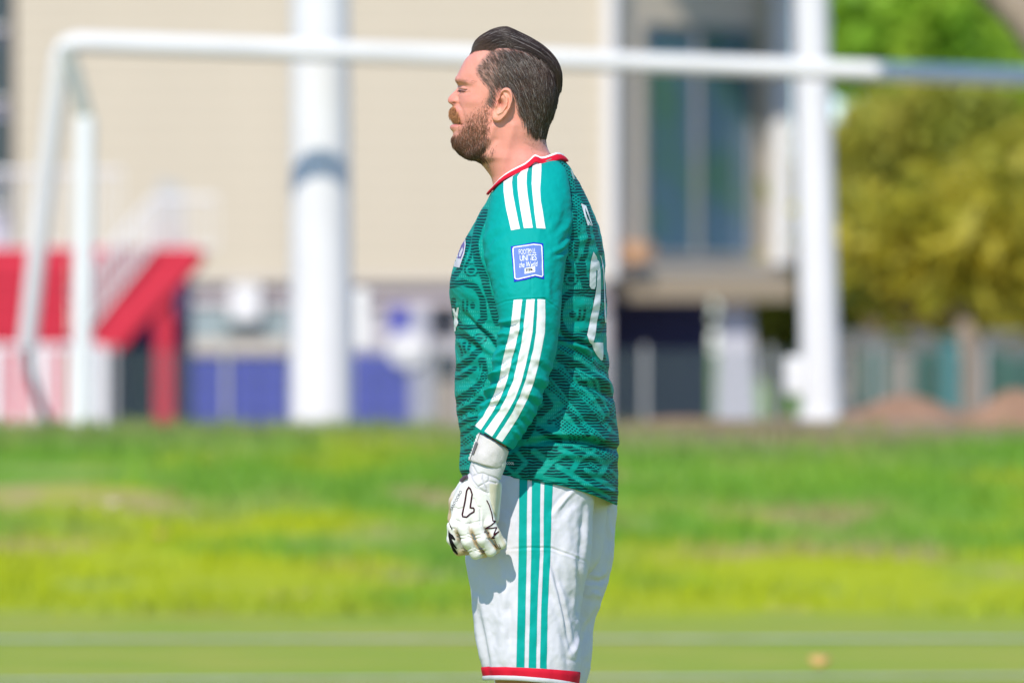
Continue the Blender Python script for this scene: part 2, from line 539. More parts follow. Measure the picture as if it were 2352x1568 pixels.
# neighbour building with dark windows at the left edge
nbld = empty('side_building', P(-20, 900, YB))
tag(nbld, 'white framed building with dark windows at the far left edge', 'building')
yl = YB + 0.8
mb = MB(); a = P(-420, 1000, yl + 0.2); b = P(16, -400, yl + 0.2); mb.box(a.x, b.x, yl + 0.2, yl + 6, zg, b.z); mb.build('wall', material('lavender_render', (0.52, 0.50, 0.60), rough=0.8), nbld)
for t0, t1 in ((-140, 60), (92, 226), (268, 388), (420, 470)):
    for q in range(3):
        x1 = 10 - q * 130
        mb = MB(); pbox(mb, x1 - 110, x1, t0, t1, yl + 0.12, yl + 0.19); w_ = mb.build('window', dark_glass, nbld)
        mb = MB(); pbox(mb, x1 - 114, x1 + 4, t1, t1 + 10, yl + 0.05, yl + 0.19); mb.build('sill', white_paint, w_)

# ------------------------------------------------------------------ red stair with white railings (about 95 m)
YS = 84.0
ks = (D + YS) / D * S
def sx(px): return (px - 1175.5) * ks
def sz(py): return EYE + (784 - py) * ks
zs = float(ground_h(sx(200), YS)) - 0.2
st = empty('red_stair', (sx(200), YS, zs))
tag(st, 'red steel staircase with landing and white railings at the left', 'staircase')
mb = MB(); mb.box(sx(-260), sx(448), YS + 0.9, YS + 2.4, sz(592), sz(566)); mb.build('landing', red_paint, st)
mb = MB(); mb.box(sx(-260), sx(154), YS + 0.6, YS + 0.7, sz(792), sz(592)); rw = mb.build('side_wall', red_paint, st)
for q in range(4):
    mb = MB(); mb.box(sx(-260), sx(154), YS + 0.56, YS + 0.597, sz(640 + q * 46), sz(632 + q * 46)); mb.build('rib', red_paint, rw)
mb = MB(); mb.prism([(sx(448), sz(566)), (sx(452), sz(600)), (sx(262), sz(806)), (sx(150), sz(806)), (sx(150), sz(770))], YS + 0.86, YS + 0.895); mb.build('stringer', red_paint, st)
mb = MB(); mb.prism([(sx(448), sz(566)), (sx(452), sz(600)), (sx(262), sz(806)), (sx(150), sz(806)), (sx(150), sz(770))], YS + 2.2, YS + 2.24); mb.build('stringer', red_paint, st)
mb = MB(); mb.prism([(sx(156), sz(594)), (sx(446), sz(594)), (sx(262), sz(798)), (sx(156), sz(798))], YS + 0.90, YS + 0.93); mb.build('stair_panel', red_paint, st)
mb = MB(); mb.box(sx(-260), sx(150), YS + 0.62, YS + 0.70, zs, sz(796)); mb.build('lower_wall', red_paint, st)
nst = 12
tread_me = None
for q in range(nst):
    t = (q + 0.5) / nst
    px = 230 + (440 - 230) * t; py = 770 + (575 - 770) * t
    if tread_me is None:
        mb = MB(); mb.box(-0.16, 0.16, 0, 1.3, -0.02, 0.02); o = mb.build('tread', red_paint, st); tread_me = o.data
    else: o = link_mesh('tread', tread_me, None, st)
    o.location = (sx(px), YS + 0.94, sz(py))
for px, y in ((368, YS + 0.95), (368, YS + 2.1), (12, YS + 0.95)):
    mb = MB(); mb.box(sx(px - 20), sx(px + 20), y, y + 0.14, zs, sz(600)); mb.build('post', red_paint, st)
# white mesh panels of the railing: thin bars
def railing(parent, top, bot, y, pitch=0.055, r=0.011):
    """top/bot: photo unit polylines (px,py) of the upper and lower rail"""
    T = [Vector((sx(a), y, sz(b))) for a, b in top]; B = [Vector((sx(a), y, sz(b))) for a, b in bot]
    mb = MB(); mb.tube(T, 0.028, 8); ra = mb.build('handrail', white_paint, parent, smooth=True)
    mb = MB(); mb.tube(B, 0.02, 8); mb.build('bottom_rail', white_paint, parent, smooth=True)
    L = T[-1].x - T[0].x
    n = max(2, int(L / pitch))
    for i in range(n + 1):
        x = T[0].x + L * i / n
        zt = np.interp(x, [p.x for p in T], [p.z for p in T]); zb = np.interp(x, [p.x for p in B], [p.z for p in B])
        q = MB(); q.box(x - r, x + r, y - 0.008, y + 0.008, zb, zt)
        q.build('baluster', white_paint, parent)
railing(st, [(150, 690), (270, 540), (345, 452)], [(150, 812), (270, 660), (345, 566)], YS + 0.80, 0.075, 0.016)
railing(st, [(-200, 392), (270, 392)], [(-200, 566), (270, 566)], YS + 0.95, 0.11, 0.009)
railing(st, [(345, 452), (490, 452)], [(345, 566), (490, 566)], YS + 0.95, 0.11, 0.009)
# low white fence in front of the stair
lf = empty('railing_fence', (sx(100), YS - 3, zs))
tag(lf, 'low white bar railing in front of the red stair', 'railing')
railing(lf, [(-120, 796), (262, 796)], [(-120, 962), (262, 962)], YS - 3.0, 0.13, 0.030)
mb = MB()
for px in (22, 130, 258): mb.box(sx(px) - 0.07, sx(px) + 0.07, YS - 3.05, YS - 2.95, zs, sz(794))
mb.build('post', white_paint, lf)
# white board leaning on the landing railing
bd = MB(); bd.prism([(sx(318), sz(566)), (sx(420), sz(566)), (sx(408), sz(420)), (sx(352), sz(404))], YS + 1.5, YS + 1.56)
tag(bd.build('notice_board', material('pale_board', (0.50, 0.50, 0.45), rough=0.7)), 'pale upright board standing on the red stair landing', 'board')
# dark store under the stair
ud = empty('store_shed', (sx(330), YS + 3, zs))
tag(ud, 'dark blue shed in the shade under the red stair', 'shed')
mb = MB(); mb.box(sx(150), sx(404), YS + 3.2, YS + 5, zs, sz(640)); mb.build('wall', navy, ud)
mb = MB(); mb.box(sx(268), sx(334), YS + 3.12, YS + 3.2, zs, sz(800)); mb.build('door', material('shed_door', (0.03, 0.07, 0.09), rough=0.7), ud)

# ------------------------------------------------------------------ steel poles on the bank
def pole(name, pxb, pyb, pxt, pyt, wb_, wt_, y, label, zextra=10.0):
    root = empty(name, P(pxb, pyb, y))
    tag(root, label, 'pole')
    b = P(pxb, pyb, y); t = P(pxt, pyt, y)
    k = (D + y) / D * S
    d = (t - b); f = 1 + zextra / d.z
    top = b + d * f
    rb, rt = wb_ * k / 2, wt_ * k / 2
    b2 = b - d * (0.5 / d.z)
    mb = MB(); mb.tube([b2, b, t, top], [rb, rb, rt, max(0.05, rt - (rb - rt) * (f - 1))], 40); mb.build('shaft', white_paint, root, smooth=True)
    mb = MB(); mb.tube([b + Vector((0, 0, -0.06)), b + Vector((0, 0, 0.012))], rb * 1.18, 40); mb.build('base_plate', white_paint, root, smooth=True)
    mb = MB(); mb.tube([top - Vector((0.9, 0, 0)), top + Vector((0.9, 0, 0))], 0.05, 10); arm = mb.build('lamp_arm', grey_metal, root, smooth=True)
    for s in (-1, 1):
        mb = MB(); mb.box(top.x + s * 0.7 - 0.25, top.x + s * 0.7 + 0.25, y - 0.25, y - 0.05, top.z - 0.1, top.z + 0.35, 0.03); mb.build('floodlight', grey_metal, arm)
    return root, b, t, rb, rt
pl, b, t, rb, rt = pole('floodlight_pole', 737, 1060, 735, 0, 147, 132, 35.91, 'thick white steel pole just behind the goal crossbar')
mb = MB(); pbox(mb, 800, 848, 664, 800, 35.93, 36.23, bev=0.02); mb.build('switch_box', white_paint, pl)
pr, b, t, rb, rt = pole('floodlight_pole', 1886, 952, 1862, 0, 92, 78, 40.0, 'slimmer white steel pole in front of the trees at right')
mb = MB(); pbox(mb, 1802, 1846, 818, 908, 39.95, 40.2, bev=0.05); mb.build('switch_box', white_paint, pr)

# ------------------------------------------------------------------ football goal
YG = 35.0
goal = empty('football_goal', P(185, 985, 32.4))
tag(goal, 'white tubular football goal frame standing on the grass bank', 'goal')
rg = 0.060
A = P(150, 104, YG)
mb = MB()
bend = [P(88, 560, YG + 0.2), P(133, 190, YG + 0.05), P(140, 130, YG), P(152, 107, YG), P(178, 98, YG), P(240, 100, YG)]
far = P(2500, 182, YG + 0.4)
cross = [bend[-1].lerp(far, q) for q in np.linspace(0, 1, 9)]
mb.tube([P(62, 800, YG + 0.4)] + bend + cross[1:], rg, 20); mb.build('crossbar', white_paint, goal, smooth=True)
mb = MB(); mb.tube([P(196, 270, 32.6), P(186, 985, 32.4)], rg * 0.98, 20); mb.build('post', white_paint, goal, smooth=True)
mb = MB(); mb.tube([P(154, 118, YG), P(176, 190, YG - 1.2), P(196, 274, 32.6)], rg * 0.8, 16); mb.build('top_stay', material('shaded_stay_paint', (0.36, 0.37, 0.28), rough=0.7), goal, smooth=True)  # the stay's shade is put into its dull olive colour
mb = MB(); mb.tube([P(62, 796, YG + 0.4), P(70, 860, YG + 0.1), P(92, 930, 33.6), P(114, 975, 32.8), P(186, 984, 32.4)], rg * 0.45, 12); mb.build('ground_bar', dark_void, goal, smooth=True)
mb = MB(); mb.tube([P(2500, 182, YG + 0.4), P(2505, 975, YG + 0.4)], rg, 20); mb.build('post', white_paint, goal, smooth=True)

# ------------------------------------------------------------------ welded mesh fence behind the bank
YF = 60.0
fe = empty('mesh_fence', P(1500, 960, YF))
tag(fe, 'grey green wire mesh fence running behind the bank', 'fence')
zf0 = float(ground_h(3.0, YF)) - 0.15
a, b = P(262, 800, YF), P(2500, 800, YF)
mb = MB()
wr = 0.0035
x = a.x
while x < b.x:
    mb.box(x - wr, x + wr, YF, YF + 0.006, zf0, a.z); x += 0.05
zz = zf0
while zz < a.z:
    mb.box(a.x, b.x, YF + 0.007, YF + 0.012, zz - wr, zz + wr); zz += 0.05
tag(mb.build('wire_mesh', material('fence_wire', (0.10, 0.145, 0.14), rough=0.6), fe), kind='stuff')
for px in (262, 520, 760, 1000, 1250, 1480, 1770, 2010, 2260, 2480):
    c = P(px, 800, YF)
    mb = MB(); mb.tube([(c.x, YF - 0.03, zf0), (c.x, YF - 0.03, c.z + 0.03)], 0.025, 10); mb.build('post', material('fence_post', (0.40, 0.40, 0.37), rough=0.6), fe, smooth=True)
# posts and panels behind the fence at the right
for px0, px1, py0, py1, y, m, nm, lb, ct in (
        (1918, 1972, 800, 960, 70, material('pillar_stone',(0.30,0.27,0.22),var=0.2), 'gate_pillar', 'pale stone gate pillar behind the mesh fence next to the white pole', 'pillar'),
        (2040, 2098, 806, 960, 72, material('pillar_stone',(0.30,0.27,0.22),var=0.2), 'gate_pillar', 'broad stone pillar between green netting behind the mesh fence', 'pillar'),
        (2164, 2202, 780, 960, 66, teal_panel, 'sports_post', 'teal padded post beside the pale tree trunk', 'post')):
    mb = MB(); pbox(mb, px0, px1, py0, py1 + 60, y, y + 0.35, bev=0.03)
    root = mb.build(nm, m)
    mb = MB(); pbox(mb, px0 - 5, px1 + 5, py0 - 8, py0 - 1, y - 0.05, y + 0.4, bev=0.02); mb.build('cap', m, root)
    tag(root, lb, ct)
wnet = MB(); c0 = P(1974, 806, 74); c1 = P(2600, 806, 74)
n = 60
for q in range(n):
    x0 = c0.x + (c1.x - c0.x) * q / n; x1 = c0.x + (c1.x - c0.x) * (q + 1) / n
    dy = 0.10 * math.sin(q * 0.9)
    wnet.box(x0, x1 + 0.01, 74 + dy, 74.04 + dy, zf0 - 0.3, c0.z - 0.04 + 0.05 * math.sin(q * 0.5))
tag(wnet.build('windbreak_net', green_net), 'dark green windbreak netting under the trees at right', 'netting')
bw = MB(); c0 = P(1930, 880, 78); c1 = P(2700, 780, 78); bw.box(c0.x, c1.x, 78, 78.4, zf0 - 0.4, c1.z + 0.1, 0.03)
tag(bw.build('boundary_wall', material('boundary_render', (0.17, 0.175, 0.155), rough=0.9, var=0.35, vscale=1.2)), 'long grey boundary wall below the trees at right', 'wall')

# dirt heaps on the crest
dirt = material('loose_soil', (0.33, 0.20, 0.13), rough=1.0, spec=0.1, var=0.35, vscale=5, bump=0.8, bscale=14)
def heap(px, py, w, hgt, y, label):
    c = P(px, py, y); k = (D + y) / D * S
    n, mth = 14, 36
    V = [(c.x, y, c.z + hgt * k)]; F = []
    for i in range(1, n + 1):
        for j in range(mth):
            a = 2 * math.pi * j / mth
            r = i / n
            rr = r * w * k * (1 + 0.25 * (float(vnoise(math.cos(a) * 2 + px, math.sin(a) * 2 + 5)) - 0.5))
            V.append((c.x + rr * math.cos(a), y + rr * 0.7 * math.sin(a), c.z + hgt * k * (math.cos(min(1, r) * math.pi) * 0.5 + 0.5) * (0.85 + 0.3 * float(vnoise(rr * 6 * math.cos(a), rr * 6 * math.sin(a), 9))) - 0.12 * (r > 0.95)))
    for j in range(mth): F.append((0, 1 + j, 1 + (j + 1) % mth))
    for i in range(n - 1):
        for j in range(mth):
            F.append((1 + i * mth + j, 1 + (i + 1) * mth + j, 1 + (i + 1) * mth + (j + 1) % mth, 1 + i * mth + (j + 1) % mth))
    tag(from_np('dirt_heap', V, F, dirt), label, 'dirt heap', 'dirt heaps on the bank')
heap(2075, 952, 150, 42, 38.5, 'low brown dirt heap on the bank right of the slim white pole')
heap(2330, 956, 130, 58, 34.4, 'higher brown dirt heap at the right edge of the bank')
heap(1560, 975, 230, 16, 34.0, 'flat spread of brown soil on the bank behind the player')

# fallen leaves catching the sun on the grass
def leaf(px, py, col, label, y, size):
    me_v = []
    c = P(px, py, y); zc = float(ground_h(c.x, y)) + 0.03
    pts = [(-1, 0), (-0.55, 0.42), (0, 0.55), (0.55, 0.36), (1, 0), (0.55, -0.36), (0, -0.55), (-0.55, -0.42)]
    V = [(c.x, y - 0.01, zc + 0.01)] + [(c.x + a * size, y + b_ * size * 0.7, zc + b_ * size * 0.9 + 0.012 * a * a) for a, b_ in pts]
    F = [(0, i + 1, (i + 1) % 8 + 1) for i in range(8)]
    lf_ = from_np('fallen_leaf', V, F, material('dry_leaf_' + label.split()[0], col, rough=0.5, var=0.2, vscale=20))
    sm = lf_.modifiers.new('thick', 'SOLIDIFY'); sm.thickness = 0.002
    tag(lf_, label, 'leaf', 'fallen leaves on the grass')
def y_on_ground(py):
    ys = np.linspace(2, 33, 600)
    pys = 784 + (EYE - ground_h(np.zeros_like(ys), ys)) / (S * (D + ys) / D)
    return float(np.interp(-py, -pys, ys))
leaf(259, 1197, (0.75, 0.62, 0.42), 'pale dry leaf on the green bank at left', y_on_ground(1197), 0.040)
leaf(372, 1260, (0.60, 0.36, 0.12), 'orange dry leaf on the bank below the pale leaf', y_on_ground(1260), 0.032)
leaf(1882, 1536, (0.85, 0.42, 0.10), 'orange leaf on the pitch right of the shorts', y_on_ground(1536), 0.045)

# ------------------------------------------------------------------ trees
def leaf_material(name, c1, c2):
    m = bpy.data.materials.new(name); m.use_nodes = True
    nt = m.node_tree; b = nt.nodes['Principled BSDF']
    b.inputs['Roughness'].default_value = 0.55; b.inputs['Specular IOR Level'].default_value = 0.3
    g = nt.nodes.new('ShaderNodeNewGeometry'); n = nt.nodes.new('ShaderNodeTexNoise')
    n.inputs['Scale'].default_value = 0.7; n.inputs['Detail'].default_value = 4
    nt.links.new(g.outputs['Position'], n.inputs['Vector'])
    r = nt.nodes.new('ShaderNodeMapRange'); r.inputs['From Min'].default_value = 0.4; r.inputs['From Max'].default_value = 0.6
    nt.links.new(n.outputs['Fac'], r.inputs['Value'])
    mx = nt.nodes.new('ShaderNodeMix'); mx.data_type = 'RGBA'
    mx.inputs['A'].default_value = c1 + (1,); mx.inputs['B'].default_value = c2 + (1,)
    nt.links.new(r.outputs['Result'], mx.inputs['Factor'])
    nt.links.new(mx.outputs['Result'], b.inputs['Base Color'])
    tr = nt.nodes.new('ShaderNodeBsdfTranslucent'); nt.links.new(mx.outputs['Result'], tr.inputs['Color'])
    ms = nt.nodes.new('ShaderNodeMixShader'); ms.inputs[0].default_value = 0.35
    nt.links.new(b.outputs[0], ms.inputs[1]); nt.links.new(tr.outputs[0], ms.inputs[2])
    nt.links.new(ms.outputs[0], nt.nodes['Material Output'].inputs['Surface'])
    return m
leaf_green = leaf_material('leaf_green', (0.24, 0.46, 0.030), (0.40, 0.58, 0.05))
leaf_olive = leaf_material('leaf_olive', (0.31, 0.34, 0.04), (0.44, 0.41, 0.055))
leaf_yellow = leaf_material('leaf_yellow', (0.36, 0.35, 0.03), (0.52, 0.43, 0.035))
def tree(base, trunk_h, lean, clumps, n, size, lm, bm_, label, r0=0.16, seed=1):
    root = empty('tree', base); tag(root, label, 'tree', 'trees behind the bank')
    rg_ = np.random.default_rng(seed)
    bx, by, bz = base
    top = Vector((bx + lean, by, bz + trunk_h))
    mb = MB(); mb.tube([Vector(base) - Vector((0, 0, 0.3)), Vector(base).lerp(top, 0.5) + Vector((0.05, 0, 0)), top], [r0, r0 * 0.75, r0 * 0.5], 12)
    for c in clumps:
        cc = Vector(c[:3]); mb.tube([Vector(base).lerp(top, 0.75), Vector(base).lerp(cc, 0.7) + Vector((0, 0, 0.2)), cc], [r0 * 0.5, r0 * 0.3, r0 * 0.12], 8)
    mb.build('trunk', bm_, root, smooth=True)
    Vs = []
    tot = sum(c[3] ** 2 for c in clumps)
    for c in clumps:
        m_ = int(n * c[3] ** 2 / tot)
        u = rg_.normal(size=(m_, 3)); u /= np.linalg.norm(u, axis=1)[:, None]
        rr = c[3] * rg_.random(m_) ** 0.45 * (0.75 + 0.5 * fbm(u[:, 0] * 2 + c[0], u[:, 2] * 2 + c[2], seed))
        p = np.array(c[:3]) + u * rr[:, None] * np.array([1, 1, 0.85])
        a = rg_.normal(size=(m_, 3)); a /= np.linalg.norm(a, axis=1)[:, None]
        bb = np.cross(a, rg_.normal(size=(m_, 3))); bb /= np.linalg.norm(bb, axis=1)[:, None]
        s = size * rg_.uniform(0.6, 1.3, m_)[:, None]
        Vs.append(np.stack([p - a * s, p + bb * s * 0.45, p + a * s, p - bb * s * 0.45], 1))
    V = np.concatenate(Vs).reshape(-1, 3)
    from_np('crown', V, np.arange(len(V)).reshape(-1, 4), lm, root, smooth=False)
    return root
def clump(px, py, r, y): 
    v = P(px, py, y); return (v.x, v.y, v.z, r)
gz = float(ground_h(8, 110)) - 0.2
rt_ = random.Random(5)
def clumps_in(px0, px1, py0, py1, n, r, y):
    return [clump(rt_.uniform(px0, px1), rt_.uniform(py0, py1), r * rt_.uniform(0.8, 1.25), y + rt_.uniform(-1.2, 1.2)) for _ in range(n)]
b_ = P(2110, 900, 104)
tree((b_.x, 104, gz), 2.4, 0.2, clumps_in(2010, 2250, 280, 640, 16, 0.9, 104), 11000, 0.17, leaf_olive, bark, 'broad olive green tree in the middle of the trees right of the pole', 0.18, 11)
b_ = P(2330, 900, 98)
tree((b_.x, 98, gz), 2.2, 0.2, clumps_in(2250, 2480, 330, 700, 14, 0.85, 98), 9000, 0.16, leaf_yellow, bark, 'yellowish tree at the right edge above the dirt heaps', 0.16, 12)
b_ = P(1990, 900, 112)
tree((b_.x, 112, gz), 3.2, 0.1, clumps_in(2035, 2150, -250, 200, 14, 1.0, 112), 9000, 0.2, leaf_green, bark, 'tall bright green tree rising above the crossbar next to the pole', 0.2, 13)
b_ = P(2280, 900, 118)
tree((b_.x, 118, gz), 3.6, 0.3, clumps_in(2130, 2520, -260, 400, 24, 1.25, 118), 16000, 0.2, leaf_green, bark, 'tall bright green tree behind the yellowish tree at the right edge', 0.2, 14)
b_ = P(1780, 900, 124)
tree((b_.x, 124, gz), 1.6, 0.1, clumps_in(1735, 1980, 600, 820, 12, 0.8, 124), 5000, 0.16, leaf_yellow, bark, 'low olive bush tree between the building pier and the pole', 0.12, 15)
b_ = P(2080, 900, 130)
tree((b_.x, 130, gz), 2.6, 0.1, clumps_in(1860, 2420, 420, 780, 18, 1.25, 130), 9000, 0.2, leaf_olive, bark, 'dense olive tree filling the gap low behind the other trees', 0.18, 16)
b_ = P(2500, 900, 135)
tree((b_.x, 135, gz), 2.6, 0.1, clumps_in(2300, 2760, 380, 780, 14, 1.3, 135), 7000, 0.2, leaf_green, bark, 'green tree low behind the yellowish tree at the right edge', 0.18, 17)
# bare pale trunk beside the teal post
b_ = P(2232, 930, 68); t_ = P(2218, 758, 68)
tk = empty('tree', b_); tag(tk, 'pale brown tree trunk beside the teal post behind the fence', 'tree', 'trees behind the bank')
mb = MB(); mb.tube([b_ - Vector((0, 0, 0.5)), b_.lerp(t_, 0.5) + Vector((0.04, 0, 0)), t_, t_ + Vector((-0.1, 0.8, 0.5))], [0.15, 0.12, 0.10, 0.05], 12); mb.build('trunk', pale_bark, tk, smooth=True)
V = []
rg_ = np.random.default_rng(8)
c_ = np.array(t_) + np.array([0.1, 0.5, 0.85])
p = c_ + rg_.normal(size=(2500, 3)) * np.array([0.6, 0.4, 0.28]); a = rg_.normal(size=p.shape) * 0.09; q = rg_.normal(size=p.shape) * 0.05
from_np('crown', np.stack([p - a, p + q, p + a, p - q], 1).reshape(-1, 3), np.arange(10000).reshape(-1, 4), leaf_yellow, tk, smooth=False)
# shade tree whose trunk stands outside the picture: one limb crosses the top right corner
YT = 33.0
b_ = P(2680, 985, YT)
l0 = P(2480, 190, YT); l1 = P(2342, 28, YT); l2 = P(2220, -80, YT)
sh = empty('shade_tree', b_); tag(sh, 'large tree with a brown limb crossing the top right corner', 'tree')
mb = MB(); mb.tube([b_ - Vector((0, 0, 0.3)), P(2640, 500, YT), l0, l1, l2, l2 + Vector((-0.5, -0.3, 0.5))], [0.24, 0.20, 0.15, 0.115, 0.09, 0.03], 16); mb.build('trunk', pale_bark, sh, smooth=True)
V = []
rg_ = np.random.default_rng(9)
for c_, r_, n_ in ((np.array([1.70, 32.6, 5.6]), 0.13, 420), (np.array([2.10, 32.6, 5.6]), 0.25, 1300), (np.array([2.52, 32.6, 5.6]), 0.30, 1300), (np.array([4.2, 32.8, 5.6]), 0.9, 2400)):
    p = c_ + rg_.normal(size=(n_, 3)) * r_ * np.array([0.5, 0.45, 0.4]); a = rg_.normal(size=p.shape) * 0.06; q = rg_.normal(size=p.shape) * 0.04
    V.append(np.stack([p - a, p + q, p + a, p - q], 1).reshape(-1, 3))
V = np.concatenate(V)
from_np('crown', V, np.arange(len(V)).reshape(-1, 4), leaf_green, sh, smooth=False)

# wood closing the ground on both sides, beyond what the picture shows
rw_ = np.random.default_rng(77)
Vs = []
for x0, x1 in ((-75, -13.5), (15, 75)):
    n_ = 26000
    x = rw_.uniform(x0, x1, n_); top = 6.5 + 4.0 * fbm(x * 0.16, x * 0 + 3, 19)
    z = gz + top * rw_.random(n_) ** 0.8
    y = 128 + rw_.uniform(-4, 4, n_) * np.sqrt(np.clip(1 - (z - gz) / (top + .1), 0, 1)) + 3 * vnoise(x * .3, z * .3, 6)
    p = np.stack([x, y, z], -1); a = rw_.normal(size=p.shape); a /= np.linalg.norm(a, axis=1)[:, None]
    b_ = np.cross(a, rw_.normal(size=p.shape)); b_ /= np.linalg.norm(b_, axis=1)[:, None]
    s_ = rw_.uniform(.25, .5, n_)[:, None]
    Vs.append(np.stack([p - a * s_, p + b_ * s_ * .5, p + a * s_, p - b_ * s_ * .5], 1).reshape(-1, 3))
Vs = np.concatenate(Vs)
tag(from_np('far_wood', Vs, np.arange(len(Vs)).reshape(-1, 4), leaf_green, smooth=False), 'far green wood beyond the buildings', 'wood', kind='stuff')
# ================================================================== the player
def pchip(xk, yk, x):
    xk = np.asarray(xk, float); yk = np.asarray(yk, float); x = np.asarray(x, float)
    h = np.diff(xk); d = np.diff(yk) / h
    m = np.zeros_like(yk)
    m[0], m[-1] = d[0], d[-1]
    for i in range(1, len(xk) - 1):
        if d[i - 1] * d[i] > 0:
            w1 = 2 * h[i] + h[i - 1]; w2 = h[i] + 2 * h[i - 1]
            m[i] = (w1 + w2) / (w1 / d[i - 1] + w2 / d[i])
    i = np.clip(np.searchsorted(xk, x) - 1, 0, len(xk) - 2)
    t = np.clip((x - xk[i]) / h[i], 0, 1)
    return ((2 * t**3 - 3 * t**2 + 1) * yk[i] + (t**3 - 2 * t**2 + t) * h[i] * m[i]
            + (-2 * t**3 + 3 * t**2) * yk[i + 1] + (t**3 - t**2) * h[i] * m[i + 1])

def catmull(tk, yk, t):
    """smooth interpolation without monotone clamping"""
    tk = np.asarray(tk, float); yk = np.asarray(yk, float)
    m = np.gradient(yk, tk)
    i = np.clip(np.searchsorted(tk, t) - 1, 0, len(tk) - 2)
    h = tk[i + 1] - tk[i]; u = np.clip((t - tk[i]) / h, 0, 1)
    return ((2 * u**3 - 3 * u**2 + 1) * yk[i] + (u**3 - 2 * u**2 + u) * h * m[i]
            + (-2 * u**3 + 3 * u**2) * yk[i + 1] + (u**3 - u**2) * h * m[i + 1])

def PV(px, py, y):
    """vectorised P"""
    k = (D + y) / D
    return np.stack([(px - 1175.5) * S * k, y + 0 * px, EYE + (784 - py) * S * k], -1)
def to_photo(V):
    k = (D + V[..., 1]) / D
    return V[..., 0] / (S * k) + 1175.5, 784 - (V[..., 2] - EYE) / (S * k)

def seg_dist(px, py, pts):
    """distance of points to a polyline, photo units"""
    best = np.full(np.shape(px), 1e9)
    for (ax, ay), (bx, by) in zip(pts, pts[1:]):
        dx, dy = bx - ax, by - ay
        L = dx * dx + dy * dy + 1e-9
        t = np.clip(((px - ax) * dx + (py - ay) * dy) / L, 0, 1)
        best = np.minimum(best, np.hypot(px - ax - t * dx, py - ay - t * dy))
    return best
def in_poly(px, py, poly):
    r = np.zeros(np.shape(px), bool)
    n = len(poly)
    for i in range(n):
        x0, y0 = poly[i]; x1, y1 = poly[(i + 1) % n]
        c = ((y0 > py) != (y1 > py)) & (px < (x1 - x0) * (py - y0) / (y1 - y0 + 1e-12) + x0)
        r ^= c
    return r
def poly_soft(px, py, poly, w):
    """1 inside, 0 outside, soft edge of width w"""
    d = seg_dist(px, py, list(poly) + [poly[0]])
    s = np.where(in_poly(px, py, poly), d, -d)
    return np.clip(0.5 + s / (2 * w), 0, 1)

def grid_faces(nr, nc, wrap=True):
    idx = np.arange(nr * nc).reshape(nr, nc)
    if wrap:
        nxt = np.roll(idx, -1, axis=1)
        return np.stack([idx[:-1], nxt[:-1], nxt[1:], idx[1:]], -1).reshape(-1, 4)
    return np.stack([idx[:-1, :-1], idx[:-1, 1:], idx[1:, 1:], idx[1:, :-1]], -1).reshape(-1, 4)

def grid_normals(V, wrap=True, flip=False):
    du = np.gradient(V, axis=0)
    if wrap: dv = (np.roll(V, -1, 1) - np.roll(V, 1, 1)) / 2
    else: dv = np.gradient(V, axis=1)
    n = np.cross(du, dv)
    n /= np.linalg.norm(n, axis=-1)[..., None] + 1e-12
    return -n if flip else n

def set_color(o, name, C):
    me = o.data
    a = me.color_attributes.new(name, 'FLOAT_COLOR', 'POINT')
    C = np.asarray(C, float)
    if C.shape[1] == 3: C = np.concatenate([C, np.ones((len(C), 1))], 1)
    a.data.foreach_set('color', C.reshape(-1))
def set_vec(o, name, A):
    a = o.data.attributes.new(name, 'FLOAT_VECTOR', 'POINT')
    a.data.foreach_set('vector', np.asarray(A, float).reshape(-1))

person = empty('person', (0, 0, 0))
tag(person, 'man in green patterned goalkeeper shirt, white shorts and white gloves standing in profile', 'person')

# ------------------------------------------------------------------ head and neck
prof = np.array([(82, 1150), (88, 1122), (96, 1101), (104, 1092), (112, 1086), (122.8, 1081), (136, 1069), (157, 1057.3), (172.8, 1049.4), (180, 1045.2), (184, 1044.1), (188.6, 1046),
    (194, 1049.6), (199, 1051.0), (203, 1049.6), (207, 1046.8), (216.2, 1037.5), (225.4, 1029.7), (229, 1028.2), (233, 1028.4), (238, 1031.8), (241, 1036.5), (243.5, 1039.3), (251, 1037.6),
    (262, 1036.8), (270, 1039.5), (276.7, 1044), (281, 1050), (285, 1042), (289, 1034.5), (292.5, 1032.6), (297.7, 1034.5), (303, 1039.0), (308, 1040.2), (317.5, 1037.8), (328, 1038.5), (341, 1045), (354, 1057.5), (362, 1071.8),
    (367, 1087.5), (374, 1101), (384.6, 1111), (398.5, 1121.7), (408, 1127.5), (422.7, 1131.5), (450, 1135), (475, 1130)])
base_f = np.array([(82, 1150), (88, 1122), (96, 1101), (104, 1092), (112, 1086), (122.8, 1081), (136, 1069.5), (157, 1059), (172.8, 1053), (188, 1051.5), (203, 1052), (220, 1052),
    (240, 1050.5), (260, 1049), (280, 1049.5), (300, 1047), (317, 1044), (330, 1045), (342, 1051), (354, 1061), (362, 1073), (367, 1087.5), (374, 1101), (384.6, 1111), (398.5, 1121.7), (408, 1127.5), (422.7, 1131.5), (450, 1135), (475, 1130)])
back_ = np.array([(82, 1172), (88, 1199), (96, 1220), (104, 1234), (112, 1245), (122, 1255), (138, 1268), (165, 1279), (190, 1282), (215, 1280), (251, 1273), (286, 1261), (304, 1256), (318, 1253), (330, 1254.5),
    (345, 1259), (355, 1265), (370, 1276), (400, 1290), (440, 1302), (475, 1310)])
wid = np.array([(82, .012), (88, .034), (96, .050), (104, .058), (112, .064), (125, .070), (145, .0755), (170, .079), (205, .0785), (240, .0750), (270, .0715), (300, .0685), (325, .0650), (345, .0630), (365, .0640),
    (385, .0660), (405, .0690), (430, .0780), (450, .098), (475, .135)])
